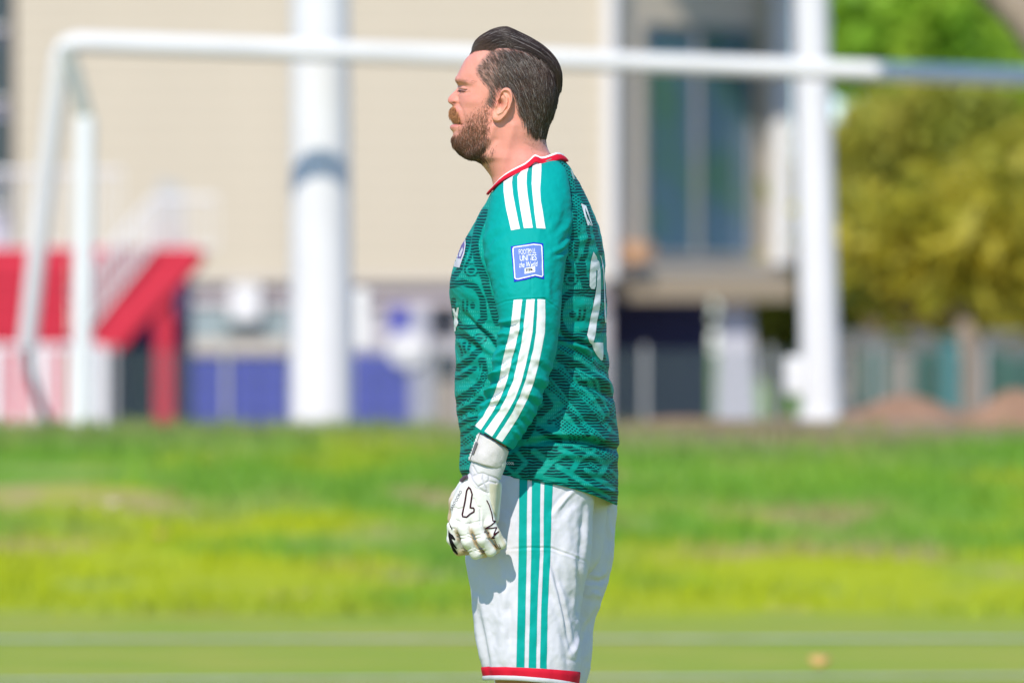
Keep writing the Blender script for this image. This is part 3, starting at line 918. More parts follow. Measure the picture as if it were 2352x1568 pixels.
sigm = np.array([(82, .03), (150, .045), (172, .040), (188, .022), (199, .010), (210, .0095), (225, .0125), (236, .0135), (243, .016), (255, .026), (275, .024), (285, .022), (300, .021), (318, .030), (340, .034), (475, .03)])
HR, HC = 300, 300
hpy = np.linspace(82, 475, HR)
th = np.linspace(0, 2 * np.pi, HC, endpoint=False)
fb = pchip(base_f[:, 0], base_f[:, 1], hpy)[:, None]
fp = pchip(prof[:, 0], prof[:, 1], hpy)[:, None]
bk = pchip(back_[:, 0], back_[:, 1], hpy)[:, None]
ww = pchip(wid[:, 0], wid[:, 1], hpy)[:, None]
sg = pchip(sigm[:, 0], sigm[:, 1], hpy)[:, None]
c_, s_ = np.cos(th)[None], np.sin(th)[None]
# widest point a little behind the middle: stretch the front half
mid_ = fb + (bk - fb) * pchip([82, 120, 200, 300, 360, 475], [.5, .54, .60, .62, .55, .5], hpy)[:, None]
hx = np.where(c_ > 0, mid_ - (mid_ - fb) * np.abs(c_) ** (2 / 2.15), mid_ + (bk - mid_) * np.abs(c_) ** (2 / 2.25))
jaw = 1 - 0.10 * np.exp(-((hpy[:, None] - 325) / 30) ** 2) * np.clip(c_, 0, 1)
hy = -ww * np.sign(s_) * np.abs(s_) ** (2 / 2.25) * jaw
front = np.clip(c_, 0, 1) ** 0.3
hx = hx + (fp - fb) * np.exp(-(hy / sg) ** 2) * (c_ > 0)
HPX = hx; HPY = np.repeat(hpy[:, None], HC, 1)
HV = PV(HPX, HPY, hy)
HN = grid_normals(HV)
if HN[150, HC // 4, 1] > 0: HN = -HN
side = np.abs(hy)
def bump(cx_, cy_, sx_, sy_, amp, ymin=0.012):
    return amp * np.exp(-((HPX - cx_) / sx_) ** 2 - ((HPY - cy_) / sy_) ** 2) * smoothstep(ymin - .008, ymin + .006, side)
def crease(pts, w, amp, ymin=0.012):
    return amp * np.exp(-(seg_dist(HPX, HPY, pts) / w) ** 2) * smoothstep(ymin - .008, ymin + .006, side)
dsp = (bump(1061, 201, 14, 8, -.0048) + bump(1062, 203, 8.5, 5, .0034)
       + crease([(1049, 204.2), (1056, 205.6), (1064, 206.6), (1070, 206.5)], 1.5, -.0014)
       + crease([(1050, 198.5), (1058, 197.0), (1068, 200.5)], 1.6, -.0010)
       + crease([(1053, 212), (1066, 214.5), (1076, 212)], 3.0, -.0011)
       + crease([(1046, 185), (1062, 186), (1080, 191)], 6, .0016)
       + bump(1082, 233, 20, 13, .0030) + bump(1041, 232.5, 6.5, 6, .0036, .009)
       + crease([(1050, 221), (1053, 230), (1050.5, 239)], 3.0, -.0022, .012)
       + crease([(1053, 240), (1060, 252), (1064, 268), (1062, 284)], 4.0, -.0016)
       + bump(1107, 168, 16, 18, -.0016)
       + crease([(1046, 279.8), (1052, 282.5), (1058, 285.5)], 2.4, -.0038, .006)
       + bump(1042, 291, 9, 4.5, .0012, .008)
       + crease([(1075, 352), (1100, 338), (1124, 316), (1134, 292)], 8, .0026)
       + crease([(1092, 366), (1112, 350), (1136, 322)], 8, -.0022)
       + crease([(1178, 290), (1165, 340), (1150, 405), (1140, 440)], 11, .0030)
       + crease([(1206, 330), (1232, 345), (1252, 352)], 3.5, -.0008)
       + bump(1043.0, 237.0, 3.6, 2.2, -.0030, .006))
HV = HV + HN * dsp[..., None]
HN = grid_normals(HV)
if HN[150, HC // 4, 1] > 0: HN = -HN

# hair and beard territories on the side of the head (photo units)
part_line = [(1127, 117.5), (1142, 113.5), (1158.5, 112), (1174, 113.5), (1190, 117.5), (1206, 123), (1221.7, 130.7), (1242.7, 141), (1262, 156), (1276, 176)]
side_hair = [(1127, 116), (1106, 140), (1093, 158), (1096, 172), (1108, 187), (1119, 197), (1123, 208), (1122, 222), (1116, 236), (1124, 240), (1130, 226), (1133, 210), (1142, 201), (1158, 198), (1172, 204),
    (1180, 216), (1182, 232), (1187, 246), (1192, 262), (1203, 281), (1215, 297), (1232, 311), (1250, 319), (1262, 321), (1300, 320), (1300, 150), (1264, 148), (1244, 135), (1223, 126), (1207, 120), (1190, 116), (1158.5, 111.5)]
beard_poly = [(1122, 214), (1112, 232), (1104, 248), (1084, 258), (1073, 268), (1066, 282), (1060, 292), (1054, 306), (1046, 310), (1026, 306), (1030, 345), (1055, 372), (1095, 378), (1106, 366), (1112, 345), (1116, 322), (1119, 296), (1121, 270), (1127, 240), (1130, 222)]
stache_poly = [(1022, 246), (1040, 243.5), (1046, 249), (1050, 262), (1053, 275), (1048, 278), (1041, 271), (1031, 267), (1022, 261)]
scruff_poly = [(1095, 372), (1106, 362), (1116, 318), (1128, 330), (1136, 352), (1122, 388), (1110, 384)]
nape_poly = [(1200, 290), (1232, 312), (1256, 321), (1256, 352), (1225, 345), (1205, 320)]
m_side = poly_soft(HPX, HPY, side_hair, 5)
m_beard = poly_soft(HPX, HPY, beard_poly, 7)
m_stache = poly_soft(HPX, HPY, stache_poly, 3)
m_top = ((HPY < np.interp(HPX, [p[0] for p in part_line], [p[1] for p in part_line]) - 1) & (HPX > 1083)).astype(float)
skin = np.zeros((HR, HC, 3)) + np.array([0.780, 0.312, 0.232])
fr_ = fbm(HPX * 0.05, HPY * 0.05 + hy * 60, 4)[..., None] - 0.47
skin = skin * (1 + 0.22 * fr_)
def tint(mask, col, amt):
    global skin
    m = (mask * amt)[..., None]
    skin = skin * (1 - m) + np.array(col) * m
def blob(cx_, cy_, sx_, sy_): return np.exp(-((HPX - cx_) / sx_) ** 2 - ((HPY - cy_) / sy_) ** 2)
tint(blob(1036, 229, 12, 11), (0.70, 0.24, 0.19), 0.65)
tint(blob(1066, 232, 22, 16), (0.74, 0.27, 0.20), 0.55)
tint(blob(1062, 187, 26, 6), (0.66, 0.26, 0.20), 0.35)
tint(blob(1075, 160, 25, 20), (0.72, 0.30, 0.21), 0.5)
tint(np.exp(-(seg_dist(HPX, HPY, [(1030, 290), (1040, 290.5), (1050, 286)]) / 3.6) ** 2) * (HPX < 1054), (0.60, 0.20, 0.18), 0.85)
tint(np.exp(-(seg_dist(HPX, HPY, [(1042, 278), (1050, 281), (1058, 285)]) / 1.9) ** 2), (0.08, 0.025, 0.02), 0.9)
tint(np.exp(-(seg_dist(HPX, HPY, [(1049, 204.2), (1056, 205.6), (1064, 206.6), (1070, 206.5)]) / 1.3) ** 2) * (side > .01), (0.06, 0.03, 0.025), 0.9)
tint(np.exp(-(seg_dist(HPX, HPY, [(1051, 206.5), (1057, 208)]) / 1.0) ** 2) * (side > .01), (0.30, 0.24, 0.22), 0.6)
tint(blob(1043.5, 238, 3.2, 2.0) * (side > .006), (0.18, 0.05, 0.04), 0.8)
tint(np.clip(m_beard, 0, 1) * (.45 + .55 * smoothstep(250, 330, HPY)), (0.40, 0.185, 0.115), 0.62)
tint(np.clip(m_stache, 0, 1) * (HPX < 1050), (0.50, 0.23, 0.13), 0.40)
tint(poly_soft(HPX, HPY, scruff_poly, 9), (0.46, 0.25, 0.17), 0.40)
tint(poly_soft(HPX, HPY, nape_poly, 9), (0.48, 0.26, 0.18), 0.35)
tint(m_side, (0.17, 0.105, 0.08), 0.80)
tint(poly_soft(HPX, HPY, [(1096, 150), (1122, 120), (1135, 150), (1125, 195), (1104, 178)], 9), (0.50, 0.29, 0.22), 0.55)
tint(m_top, (0.05, 0.03, 0.022), 0.9)
tint(np.exp(-(seg_dist(HPX, HPY, part_line[:9]) / 1.8) ** 2), (0.45, 0.24, 0.19), 0.5)

bodyV = [HV.reshape(-1, 3), np.array([[*P(1161, 80.5, 0)]])]
bodyF = [grid_faces(HR, HC)]
bodyC = [skin.reshape(-1, 3), np.array([[.05, .03, .02]])]
cap = np.stack([np.full(HC, HR * HC), np.roll(np.arange(HC), -1), np.arange(HC)], -1)
bodyT = [cap]
nv = HR * HC + 1

# ------------------------------------------------------------------ ears
ez = [(622, 624), (650, 612), (684, 622), (704, 655), (710, 700), (697, 755), (672, 812), (635, 862), (592, 903), (556, 904), (533, 885), (531, 852), (545, 812), (562, 775), (580, 735), (598, 690), (604, 650)]
eo = np.array([(990.2 + .26306 * a, 41.26 + .26306 * b) for a, b in ez])
ec = np.array([1151.5, 239.0])
dl = eo - ec
ang = np.arctan2(dl[:, 1], dl[:, 0]); rad = np.hypot(dl[:, 0], dl[:, 1])
o_ = np.argsort(ang); ang, rad = ang[o_], rad[o_]
EA = 120; ER = 40
pa = np.linspace(-np.pi, np.pi, EA, endpoint=False)
Rp = np.interp(pa, np.r_[ang - 2 * np.pi, ang, ang + 2 * np.pi], np.r_[rad, rad, rad])
Rp = np.convolve(np.r_[Rp[-3:], Rp, Rp[:3]], np.ones(5) / 5, 'same')[3:-3]
rho = np.r_[np.linspace(0.02, 1.0, ER), 1.03, 1.0, 0.93, 0.82]
back_y = np.r_[np.zeros(ER), .0018, .0045, .009, .016]
EPX = ec[0] + rho[:, None] * Rp * np.cos(pa); EPY = ec[1] + rho[:, None] * Rp * np.sin(pa)
ux = (EPX - 1131) / 45.0
ht = 0.004 + 0.0125 * np.clip(ux, 0, 1) ** 1.1
rr_ = np.minimum(rho, 1.0)[:, None]
upback = smoothstep(-2.75, -2.2, pa) * (1 - smoothstep(0.75, 1.35, pa))       # top and rear of the rim
ht = ht + .0036 * np.exp(-((rr_ - 0.90) / 0.085) ** 2) * upback
ht = ht - .0022 * np.exp(-((rr_ - 0.70) / 0.10) ** 2) * upback
anti = np.exp(-(seg_dist(EPX, EPY, [(1156, 214), (1164, 226), (1163, 243), (1152, 258), (1144, 262)]) / 2.8) ** 2)
ht = ht + .0030 * anti
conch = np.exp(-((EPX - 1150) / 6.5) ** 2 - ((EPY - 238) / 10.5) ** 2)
ht = ht - .0085 * conch
ht = ht - .0030 * np.exp(-((EPX - 1155) / 5) ** 2 - ((EPY - 219) / 4.5) ** 2)
tragus = np.exp(-((EPX - 1138.5) / 3.6) ** 2 - ((EPY - 243) / 5.5) ** 2)
ht = ht + .0040 * tragus
ht = ht + .0020 * np.exp(-((EPX - 1137) / 7) ** 2 - ((EPY - 270) / 8) ** 2)
ht = ht - (np.maximum(rho - 0.95, 0) * 0.03)[:, None]
ysurf = .0735
ey_ = ysurf + ht - back_y[:, None]
ecol = np.zeros(EPX.shape + (3,)) + np.array([0.78, 0.36, 0.25])
rim = np.exp(-((rr_ - 0.92) / 0.12) ** 2)[..., None] * np.ones_like(ecol)
ecol = ecol * (1 - 0.35 * rim) + np.array([0.82, 0.29, 0.21]) * 0.35 * rim
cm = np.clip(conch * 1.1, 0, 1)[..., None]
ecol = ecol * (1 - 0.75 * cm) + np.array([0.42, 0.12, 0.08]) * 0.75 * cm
for sgn in (-1, 1):
    V = PV(EPX, EPY, sgn * ey_)
    f = grid_faces(len(rho), EA) + nv
    bodyV.append(V.reshape(-1, 3)); bodyF.append(f); bodyC.append(ecol.reshape(-1, 3)); nv += V.shape[0] * V.shape[1]

# ------------------------------------------------------------------ trunk, arms and legs under the clothes
def ring_loft(rings, n=48, sub=6):
    """rings: (Fpx,Fpy,Bpx,Bpy,yc,b)"""
    R = np.array(rings, float); t = np.arange(len(R))
    tt = np.linspace(0, len(R) - 1, (len(R) - 1) * sub + 1)
    R = np.stack([catmull(t, R[:, i], tt) for i in range(R.shape[1])], 1)
    a = np.linspace(0, 2 * np.pi, n, endpoint=False)[None]
    F = R[:, None, :]
    px = (F[..., 0] + F[..., 2]) / 2 - (F[..., 2] - F[..., 0]) / 2 * np.cos(a)
    py = F[..., 1] + (F[..., 3] - F[..., 1]) * (1 - np.cos(a)) / 2
    return PV(px, py, F[..., 4] - F[..., 5] * np.sin(a))
def add_loft(rings, col=(0.62, 0.32, 0.23), n=48, sub=6):
    global nv
    V = ring_loft(rings, n, sub)
    bodyV.append(V.reshape(-1, 3)); bodyF.append(grid_faces(V.shape[0], n) + nv)
    bodyC.append(np.zeros((V.shape[0] * n, 3)) + np.array(col)); nv += V.shape[0] * n
add_loft([(1142, 440, 1296, 430, 0, .085), (1120, 500, 1340, 500, 0, .155), (1075, 580, 1365, 580, 0, .172), (1052, 670, 1372, 660, 0, .176), (1066, 780, 1374, 780, 0, .170),
          (1068, 900, 1388, 900, 0, .172), (1074, 1000, 1390, 1000, 0, .170), (1100, 1090, 1352, 1090, 0, .155), (1115, 1190, 1335, 1190, 0, .135), (1150, 1260, 1300, 1260, 0, .10)], n=64)
for sgn in (-1, 1):
    add_loft([(1160, 470, 1270, 470, sgn * .15, .05), (1140, 560, 1270, 560, sgn * .20, .055), (1160, 680, 1270, 680, sgn * .237, .050), (1165, 770, 1262, 780, sgn * .245, .048),
              (1145, 850, 1235, 870, sgn * .248, .045), (1126, 925, 1196, 955, sgn * .250, .034), (1112, 990, 1166, 1016, sgn * .252, .029), (1100, 1050, 1144, 1072, sgn * .254, .024)], n=32)
    dx = 0 if sgn < 0 else 24
    add_loft([(1115 + dx, 1200, 1322 + dx, 1200, sgn * .088, .088), (1112 + dx, 1320, 1316 + dx, 1320, sgn * .092, .088), (1122 + dx, 1440, 1304 + dx, 1440, sgn * .098, .080), (1136 + dx, 1560, 1296 + dx, 1560, sgn * .102, .066),
              (1150 + dx, 1660, 1286 + dx, 1660, sgn * .106, .058), (1156 + dx, 1740, 1290 + dx, 1740, sgn * .108, .055), (1164 + dx, 1840, 1306 + dx, 1840, sgn * .110, .058), (1172 + dx, 1960, 1292 + dx, 1960, sgn * .112, .048),
              (1178 + dx, 2080, 1268 + dx, 2080, sgn * .114, .038), (1174 + dx, 2150, 1272 + dx, 2150, sgn * .115, .038)], col=(0.52, 0.25, 0.17), n=40)

def skin_material():
    m = material('skin', (0.7, 0.36, 0.26), rough=0.48, spec=0.35, attr='Col', bump=0.12, bscale=900, sss=0.16)
    return m
Vb = np.concatenate(bodyV); Fb = [list(f) for f in np.concatenate(bodyF).tolist()] + [list(f) for f in np.concatenate(bodyT).tolist()]
body = from_np('body', Vb, Fb, skin_material(), person)
set_color(body, 'Col', np.concatenate(bodyC))
bm_ = bmesh.new(); bm_.from_mesh(body.data); bmesh.ops.recalc_face_normals(bm_, faces=bm_.faces); bm_.to_mesh(body.data); bm_.free()

# ------------------------------------------------------------------ hair: real strands
def strands(name, roots, d0, d1, nrm, length, lift, r0, cols, seg=4, mat=None, parent=None, paths=None):
    """tapered three sided strands; direction turns from d0 to d1 along the strand"""
    if paths is None:
        n = len(roots)
        p = [roots - nrm * 0.0006]
        for i in range(seg):
            t = (i + 0.5) / seg
            d = d0 * (1 - t) + d1 * t + nrm * (lift * (1 - t))[:, None]
            d /= np.linalg.norm(d, axis=1)[:, None]
            p.append(p[-1] + d * (length / seg)[:, None])
        Pt = np.stack(p, 1)
    else:
        Pt = paths; n = len(Pt); seg = Pt.shape[1] - 1
    T = np.gradient(Pt, axis=1); T /= np.linalg.norm(T, axis=-1)[..., None] + 1e-12
    up = np.array([0.31, 0.8, 0.52])
    U = np.cross(T, up); U /= np.linalg.norm(U, axis=-1)[..., None] + 1e-12
    W = np.cross(T, U)
    tp = np.r_[1.0, np.linspace(1.0, 0.25, seg)]
    R = r0[:, None] * tp[None]
    ring = np.stack([Pt + (U * math.cos(a) + W * math.sin(a)) * R[..., None] for a in (0, 2.094, 4.189)], 2)
    V = ring.reshape(-1, 3)
    m = seg + 1
    base = (np.arange(n) * m * 3)[:, None, None] + (np.arange(seg) * 3)[None, :, None]
    fs = []
    for j in range(3):
        k = (j + 1) % 3
        fs.append(np.stack([base + j, base + k, base + 3 + k, base + 3 + j], -1))
    Fq = np.concatenate(fs, 2).reshape(-1, 4)
    o = from_np(name, V, Fq, mat, parent)
    set_color(o, 'Col', np.repeat(cols, m * 3, axis=0))
    return o
def hair_material(name, rough, spec):
    return material(name, (0.05, 0.03, 0.02), rough=rough, spec=spec, attr='Col')
hair_mat = hair_material('hair', 0.34, 0.55)
beard_mat = hair_material('beard_hair', 0.5, 0.4)

def scatter(mask, n, rng_):
    """random root points on the head grid, probability following mask"""
    A = HV[:-1, :-1]; Bq = HV[1:, :-1]; Cq = HV[:-1, 1:]
    area = np.linalg.norm(np.cross(Bq - A, Cq - A), axis=-1)
    pr = (area * mask[:-1, :-1]).reshape(-1); pr /= pr.sum()
    c = rng_.choice(len(pr), n, p=pr)
    i, j = np.unravel_index(c, area.shape)
    u = rng_.random(n)[:, None]; v = rng_.random(n)[:, None]
    pts = A[i, j] + (Bq[i, j] - A[i, j]) * u + (Cq[i, j] - A[i, j]) * v
    return pts, HN[i, j], HPX[i, j], HPY[i, j], hy[i, j]
def tangent(nrm, img_dx, img_dy, depth=0.0):
    d = np.stack([img_dx, np.full_like(img_dx, 0.0) + depth, -img_dy], -1)
    d = d - nrm * (d * nrm).sum(-1)[:, None]
    return d / (np.linalg.norm(d, axis=1)[:, None] + 1e-9)
rh = np.random.default_rng(21)
# sides and back
m1 = poly_soft(HPX, HPY, side_hair, 6) * (HPY < 330)
fade = 1 - 0.62 * poly_soft(HPX, HPY, [(1090, 150), (1128, 118), (1140, 160), (1135, 205), (1110, 190)], 12)
n1 = 19000
rp, rn, qx, qy, qd = scatter(m1 * fade, n1, rh)
fx = np.interp(qx, [1090, 1130, 1200, 1270], [.95, .60, .42, .02]) + rh.normal(0, .10, n1)
fy = np.interp(qx, [1090, 1130, 1200, 1270], [.35, .70, .92, 1.0]) + rh.normal(0, .05, n1)
fx = np.where(qy > 265, fx * 0.5 - .05, fx)
d0 = tangent(rn, fx, fy); d1 = tangent(rn, fx * 0.85, fy + .15)
ln = np.interp(qy, [115, 160, 230, 300, 322], [.024, .020, .019, .015, .007]) * rh.uniform(.6, 1.2, n1) * np.interp(qx, [1090, 1125, 1160], [.42, .65, 1.0])
clum = fbm(qx * 0.16 - qy * 0.09, qy * 0.02 + qd * 30, 77)
hc = np.array([0.070, 0.043, 0.031])[None] * (0.55 + 1.1 * clum)[:, None] * rh.uniform(.6, 1.4, n1)[:, None]
grey = rh.random(n1) < np.interp(qx, [1095, 1150, 1230, 1280], [.30, .26, .16, .06])
hc[grey] = np.array([0.30, 0.26, 0.23]) * rh.uniform(.6, 1.2, grey.sum())[:, None]
brown = np.interp(qx, [1090, 1130, 1160], [1, .6, 0])[:, None]
hc = hc * (1 - .5 * brown) + np.array([0.17, 0.09, 0.055]) * .5 * brown
strands('side_hair', rp, d0, d1, rn, ln, np.full(n1, .30) + rh.normal(0, .06, n1), rh.uniform(.00022, .00042, n1), hc, 4, hair_mat, person)

# top: combed back over the crown from a side parting
Ox = np.array([(1083, 122), (1086, 110), (1092, 97), (1103, 86), (1118, 76.5), (1132, 69.5), (1148, 65.0), (1160, 64.0), (1170, 65.5), (1190, 75), (1222, 91), (1253, 112), (1276, 138), (1287.5, 165), (1289.5, 190), (1288, 212)])
Lx = np.array([(0, 4.0)]) + np.array([(1086, 121), (1093, 115.5), (1101, 112.5), (1111, 111), (1122, 112), (1134, 112.5), (1146, 110.5), (1156, 109.5), (1168, 110), (1186, 114), (1208, 122), (1232, 133), (1254, 149), (1270, 170), (1276, 195), (1275, 216)])
Ly = np.array([.012, .022, .032, .042, .050, .056, .060, .062, .063, .064, .063, .060, .054, .046, .040, .038])
tk = np.linspace(0, 1, len(Ox))
def top_surface(t, s):
    """t 0..1 front to back, s 0..2 from the near parting over the midline to the far side"""
    ox = catmull(tk, Ox[:, 0], t); oy = catmull(tk, Ox[:, 1], t)
    lx = catmull(tk, Lx[:, 0], t); ly = catmull(tk, Lx[:, 1], t); yy = catmull(tk, Ly, t)
    a = s * np.pi / 2
    e = np.abs(np.sin(a)) ** 0.62
    farx = np.where(s > 1, 1.0, 0.0)
    px = lx + (ox - lx) * e; py = ly + (oy - ly) * e + farx * (1 - e) * 18
    y = -np.sign(np.cos(a)) * np.abs(np.cos(a)) ** 0.85 * yy * (1 + 0.15 * farx)
    return px, py, y
TN, SN = 90, 260
tg, sgd = np.meshgrid(np.linspace(0, 1, TN), np.linspace(0, 2, SN), indexing='ij')
px, py, yv = top_surface(tg, sgd)
TV = PV(px, py, yv)
tn = grid_normals(TV, wrap=False)
if tn[TN // 2, SN // 2, 2] < 0: tn = -tn
gro = (fbm(sgd * 55 + tg * 2.0, tg * 2.2, 31, 3) - .47) * .0042 + (fbm(sgd * 16, tg * 3, 35, 2) - .4) * .004 - .0016
TV = TV + tn * gro[..., None]
tcol = np.array([0.030, 0.019, 0.016]) * (0.6 + 0.9 * fbm(sgd * 50 + tg * 2, tg * 2, 31, 3))[..., None]
frontb = (np.clip(1 - tg / 0.16, 0, 1) * np.clip(1.2 - sgd, 0, 1))[..., None]
tcol = tcol * (1 - .6 * frontb) + np.array([.12, .07, .045]) * .6 * frontb
hair = from_np('hair', TV.reshape(-1, 3), grid_faces(TN, SN, False), hair_mat, person)
set_color(hair, 'Col', tcol.reshape(-1, 3))
nt_ = 5200
s0 = np.clip(rh.beta(1.0, 1.5, nt_) * 1.9, 0.0, 2); t0 = np.clip(rh.uniform(-0.05, .72, nt_), 0, 1); tl = rh.uniform(.14, .34, nt_)
seg = 9
tt = np.clip(t0[:, None] + tl[:, None] * np.linspace(0, 1, seg + 1)[None], 0, 1)
ss = s0[:, None] + rh.normal(0, .05, nt_)[:, None] * np.linspace(0, 1, seg + 1)[None] + (0.035 * np.sin(tt * 9 + s0[:, None] * 20))
ss = np.clip(ss, 0.002, 1.99)
px, py, yv = top_surface(tt, ss)
pv = PV(px, py, yv)
cen = np.array(P(1180, 190, 0))
outw = pv - cen; outw /= np.linalg.norm(outw, axis=-1)[..., None]
hgt = rh.uniform(-.0006, .0013, nt_)[:, None] + .0012 * np.sin(np.linspace(0, np.pi, seg + 1))[None]
pv = pv + outw * hgt[..., None]
tc_ = np.array([0.036, 0.022, 0.017])[None] * rh.uniform(.5, 1.8, nt_)[:, None]
fb_ = np.clip(1 - t0 / .2, 0, 1)[:, None] * np.clip(1.1 - s0, 0, 1)[:, None]
tc_ = tc_ * (1 - fb_ * .7) + np.array([.16, .095, .06]) * fb_ * .7
g_ = rh.random(nt_) < .05
tc_[g_] = (.28, .25, .23)
strands('top_hair', None, None, None, None, None, None, rh.uniform(.00022, .00045, nt_), tc_, seg, hair_mat, hair, paths=pv)
# hair leaving the parting and joining the combed back top
nq = 2600
t0 = rh.uniform(.10, .80, nq); tl = rh.uniform(.07, .16, nq); se = rh.uniform(.06, .40, nq)
q = np.linspace(0, 1, 7)[None]
tt = np.clip(t0[:, None] + tl[:, None] * q ** 1.1, 0, 1); ss = np.clip(se[:, None] * q ** .8 + .003, 0.002, 1)
px, py, yv = top_surface(tt, ss)
pv = PV(px, py, yv)
outw = pv - cen; outw /= np.linalg.norm(outw, axis=-1)[..., None]
pv = pv + outw * (rh.uniform(-.0004, .0016, nq)[:, None] * np.sin(np.pi * np.clip(q + .12, 0, 1)))[..., None]
qc = np.array([.105, .062, .043])[None] * rh.uniform(.4, 1.5, nq)[:, None]
strands('parting_hair', None, None, None, None, None, None, rh.uniform(.0002, .0004, nq), qc, 6, hair_mat, hair, paths=pv)
# stray roots along the front hairline
n3 = 900
zz = rh.random(n3)
hx_ = 1081 + 46 * zz; hyy = np.interp(hx_, [1081, 1093, 1110, 1127], [122, 116, 113, 116]) + rh.normal(0, 2.0, n3)
m4 = np.exp(-((HPY - np.interp(HPX, [1078, 1093, 1110, 1130], [122, 117, 114, 117])) / 3.0) ** 2) * (HPX < 1134) * (HPX > 1076)
rp, rn, qx, qy, qd = scatter(m4, n3, rh)
d0 = tangent(rn, np.full(n3, .7) + rh.normal(0, .15, n3), np.full(n3, -.75) + rh.normal(0, .2, n3))
strands('hairline', rp, d0, d0 * .6 + np.array([.6, 0, .35]), rn, rh.uniform(.010, .020, n3), np.full(n3, .5), rh.uniform(.0002, .00035, n3),
        np.array([.11, .065, .045])[None] * rh.uniform(.5, 1.4, n3)[:, None], 5, hair_mat, hair)

# beard and moustache
mb_ = poly_soft(HPX, HPY, beard_poly, 9)
dens = mb_ * (0.22 + 1.0 * smoothstep(235, 330, HPY)) * (0.55 + fbm(HPX * .09, HPY * .09, 91))
dens = np.maximum(dens, 0.10 * poly_soft(HPX, HPY, scruff_poly, 10))
dens = np.maximum(dens, 0.05 * poly_soft(HPX, HPY, nape_poly, 8))
nb_ = 10500
rp, rn, qx, qy, qd = scatter(dens, nb_, rh)
fx = np.interp(qx, [1030, 1060, 1090, 1120], [-.15, .05, .02, -.10]) + rh.normal(0, .22, nb_)
fy = np.full(nb_, .9) + rh.normal(0, .12, nb_)
d0 = tangent(rn, fx, fy); 
ln = np.interp(qy, [215, 260, 320, 360, 380], [.0045, .007, .0100, .0105, .004]) * rh.uniform(.6, 1.25, nb_)
ln = np.where(qx > 1195, .004, ln)
bc = np.array([0.19, 0.085, 0.045])[None] * rh.uniform(.5, 1.5, nb_)[:, None]
dk = smoothstep(300, 352, qy)[:, None]
bc = bc * (1 - .55 * dk) + np.array([.040, .022, .016]) * .55 * dk
gi = rh.random(nb_) < .06
bc[gi] = (.36, .27, .20)
strands('beard', rp, d0, d0 + np.array([.12, 0, -.1]), rn, ln, np.full(nb_, .45) + rh.normal(0, .12, nb_), rh.uniform(.00018, .00032, nb_), bc, 4, beard_mat, person)
ms_ = poly_soft(HPX, HPY, stache_poly, 4.0) * (1 - .75 * smoothstep(1041, 1052, HPX)) * (.4 + fbm(HPX * .3, HPY * .3, 14))
nm = 2000
rp, rn, qx, qy, qd = scatter(ms_, nm, rh)
d0 = tangent(rn, np.full(nm, -.05) + rh.normal(0, .28, nm), np.full(nm, .85) + rh.normal(0, .2, nm), np.sign(qd) * .35)
strands('moustache', rp, d0, d0 + np.array([.1, 0, -.2]), rn, rh.uniform(.006, .0150, nm), np.full(nm, 1.0) + rh.normal(0, .35, nm), rh.uniform(.00025, .00042, nm),
        np.array([.48, .215, .085])[None] * rh.uniform(.5, 1.5, nm)[:, None], 4, beard_mat, person)
# eyebrow and lashes
me_ = np.exp(-(seg_dist(HPX, HPY, [(1048, 184.5), (1060, 183.5), (1076, 186.5), (1086, 191)]) / 2.6) ** 2) * (side > .008)
ne = 200
rp, rn, qx, qy, qd = scatter(me_, ne, rh)
d0 = tangent(rn, np.full(ne, .95) + rh.normal(0, .12, ne), np.full(ne, .12) + rh.normal(0, .2, ne))
ecl = np.array([.42, .20, .13])[None] * rh.uniform(.6, 1.3, ne)[:, None]; eln = rh.uniform(.004, .008, ne); erd = rh.uniform(.0002, .00032, ne)
for k in (qd < 0, qd >= 0):
    tag(strands('eyebrow', rp[k], d0[k], d0[k], rn[k], eln[k], np.full(k.sum(), .25), erd[k], ecl[k], 3, beard_mat, person), kind='stuff')
ml = np.exp(-(seg_dist(HPX, HPY, [(1049.5, 204.4), (1058, 206), (1068, 206.6)]) / 0.9) ** 2) * (side > .012)
rp, rn, qx, qy, qd = scatter(ml, 220, rh)
d0 = tangent(rn, np.full(220, -.7), np.full(220, .55))
strands('eyelash', rp, d0, d0, rn, rh.uniform(.004, .007, 220), np.full(220, .8), np.full(220, .00028), np.zeros((220, 3)) + np.array([.03, .018, .014]), 3, beard_mat, person)
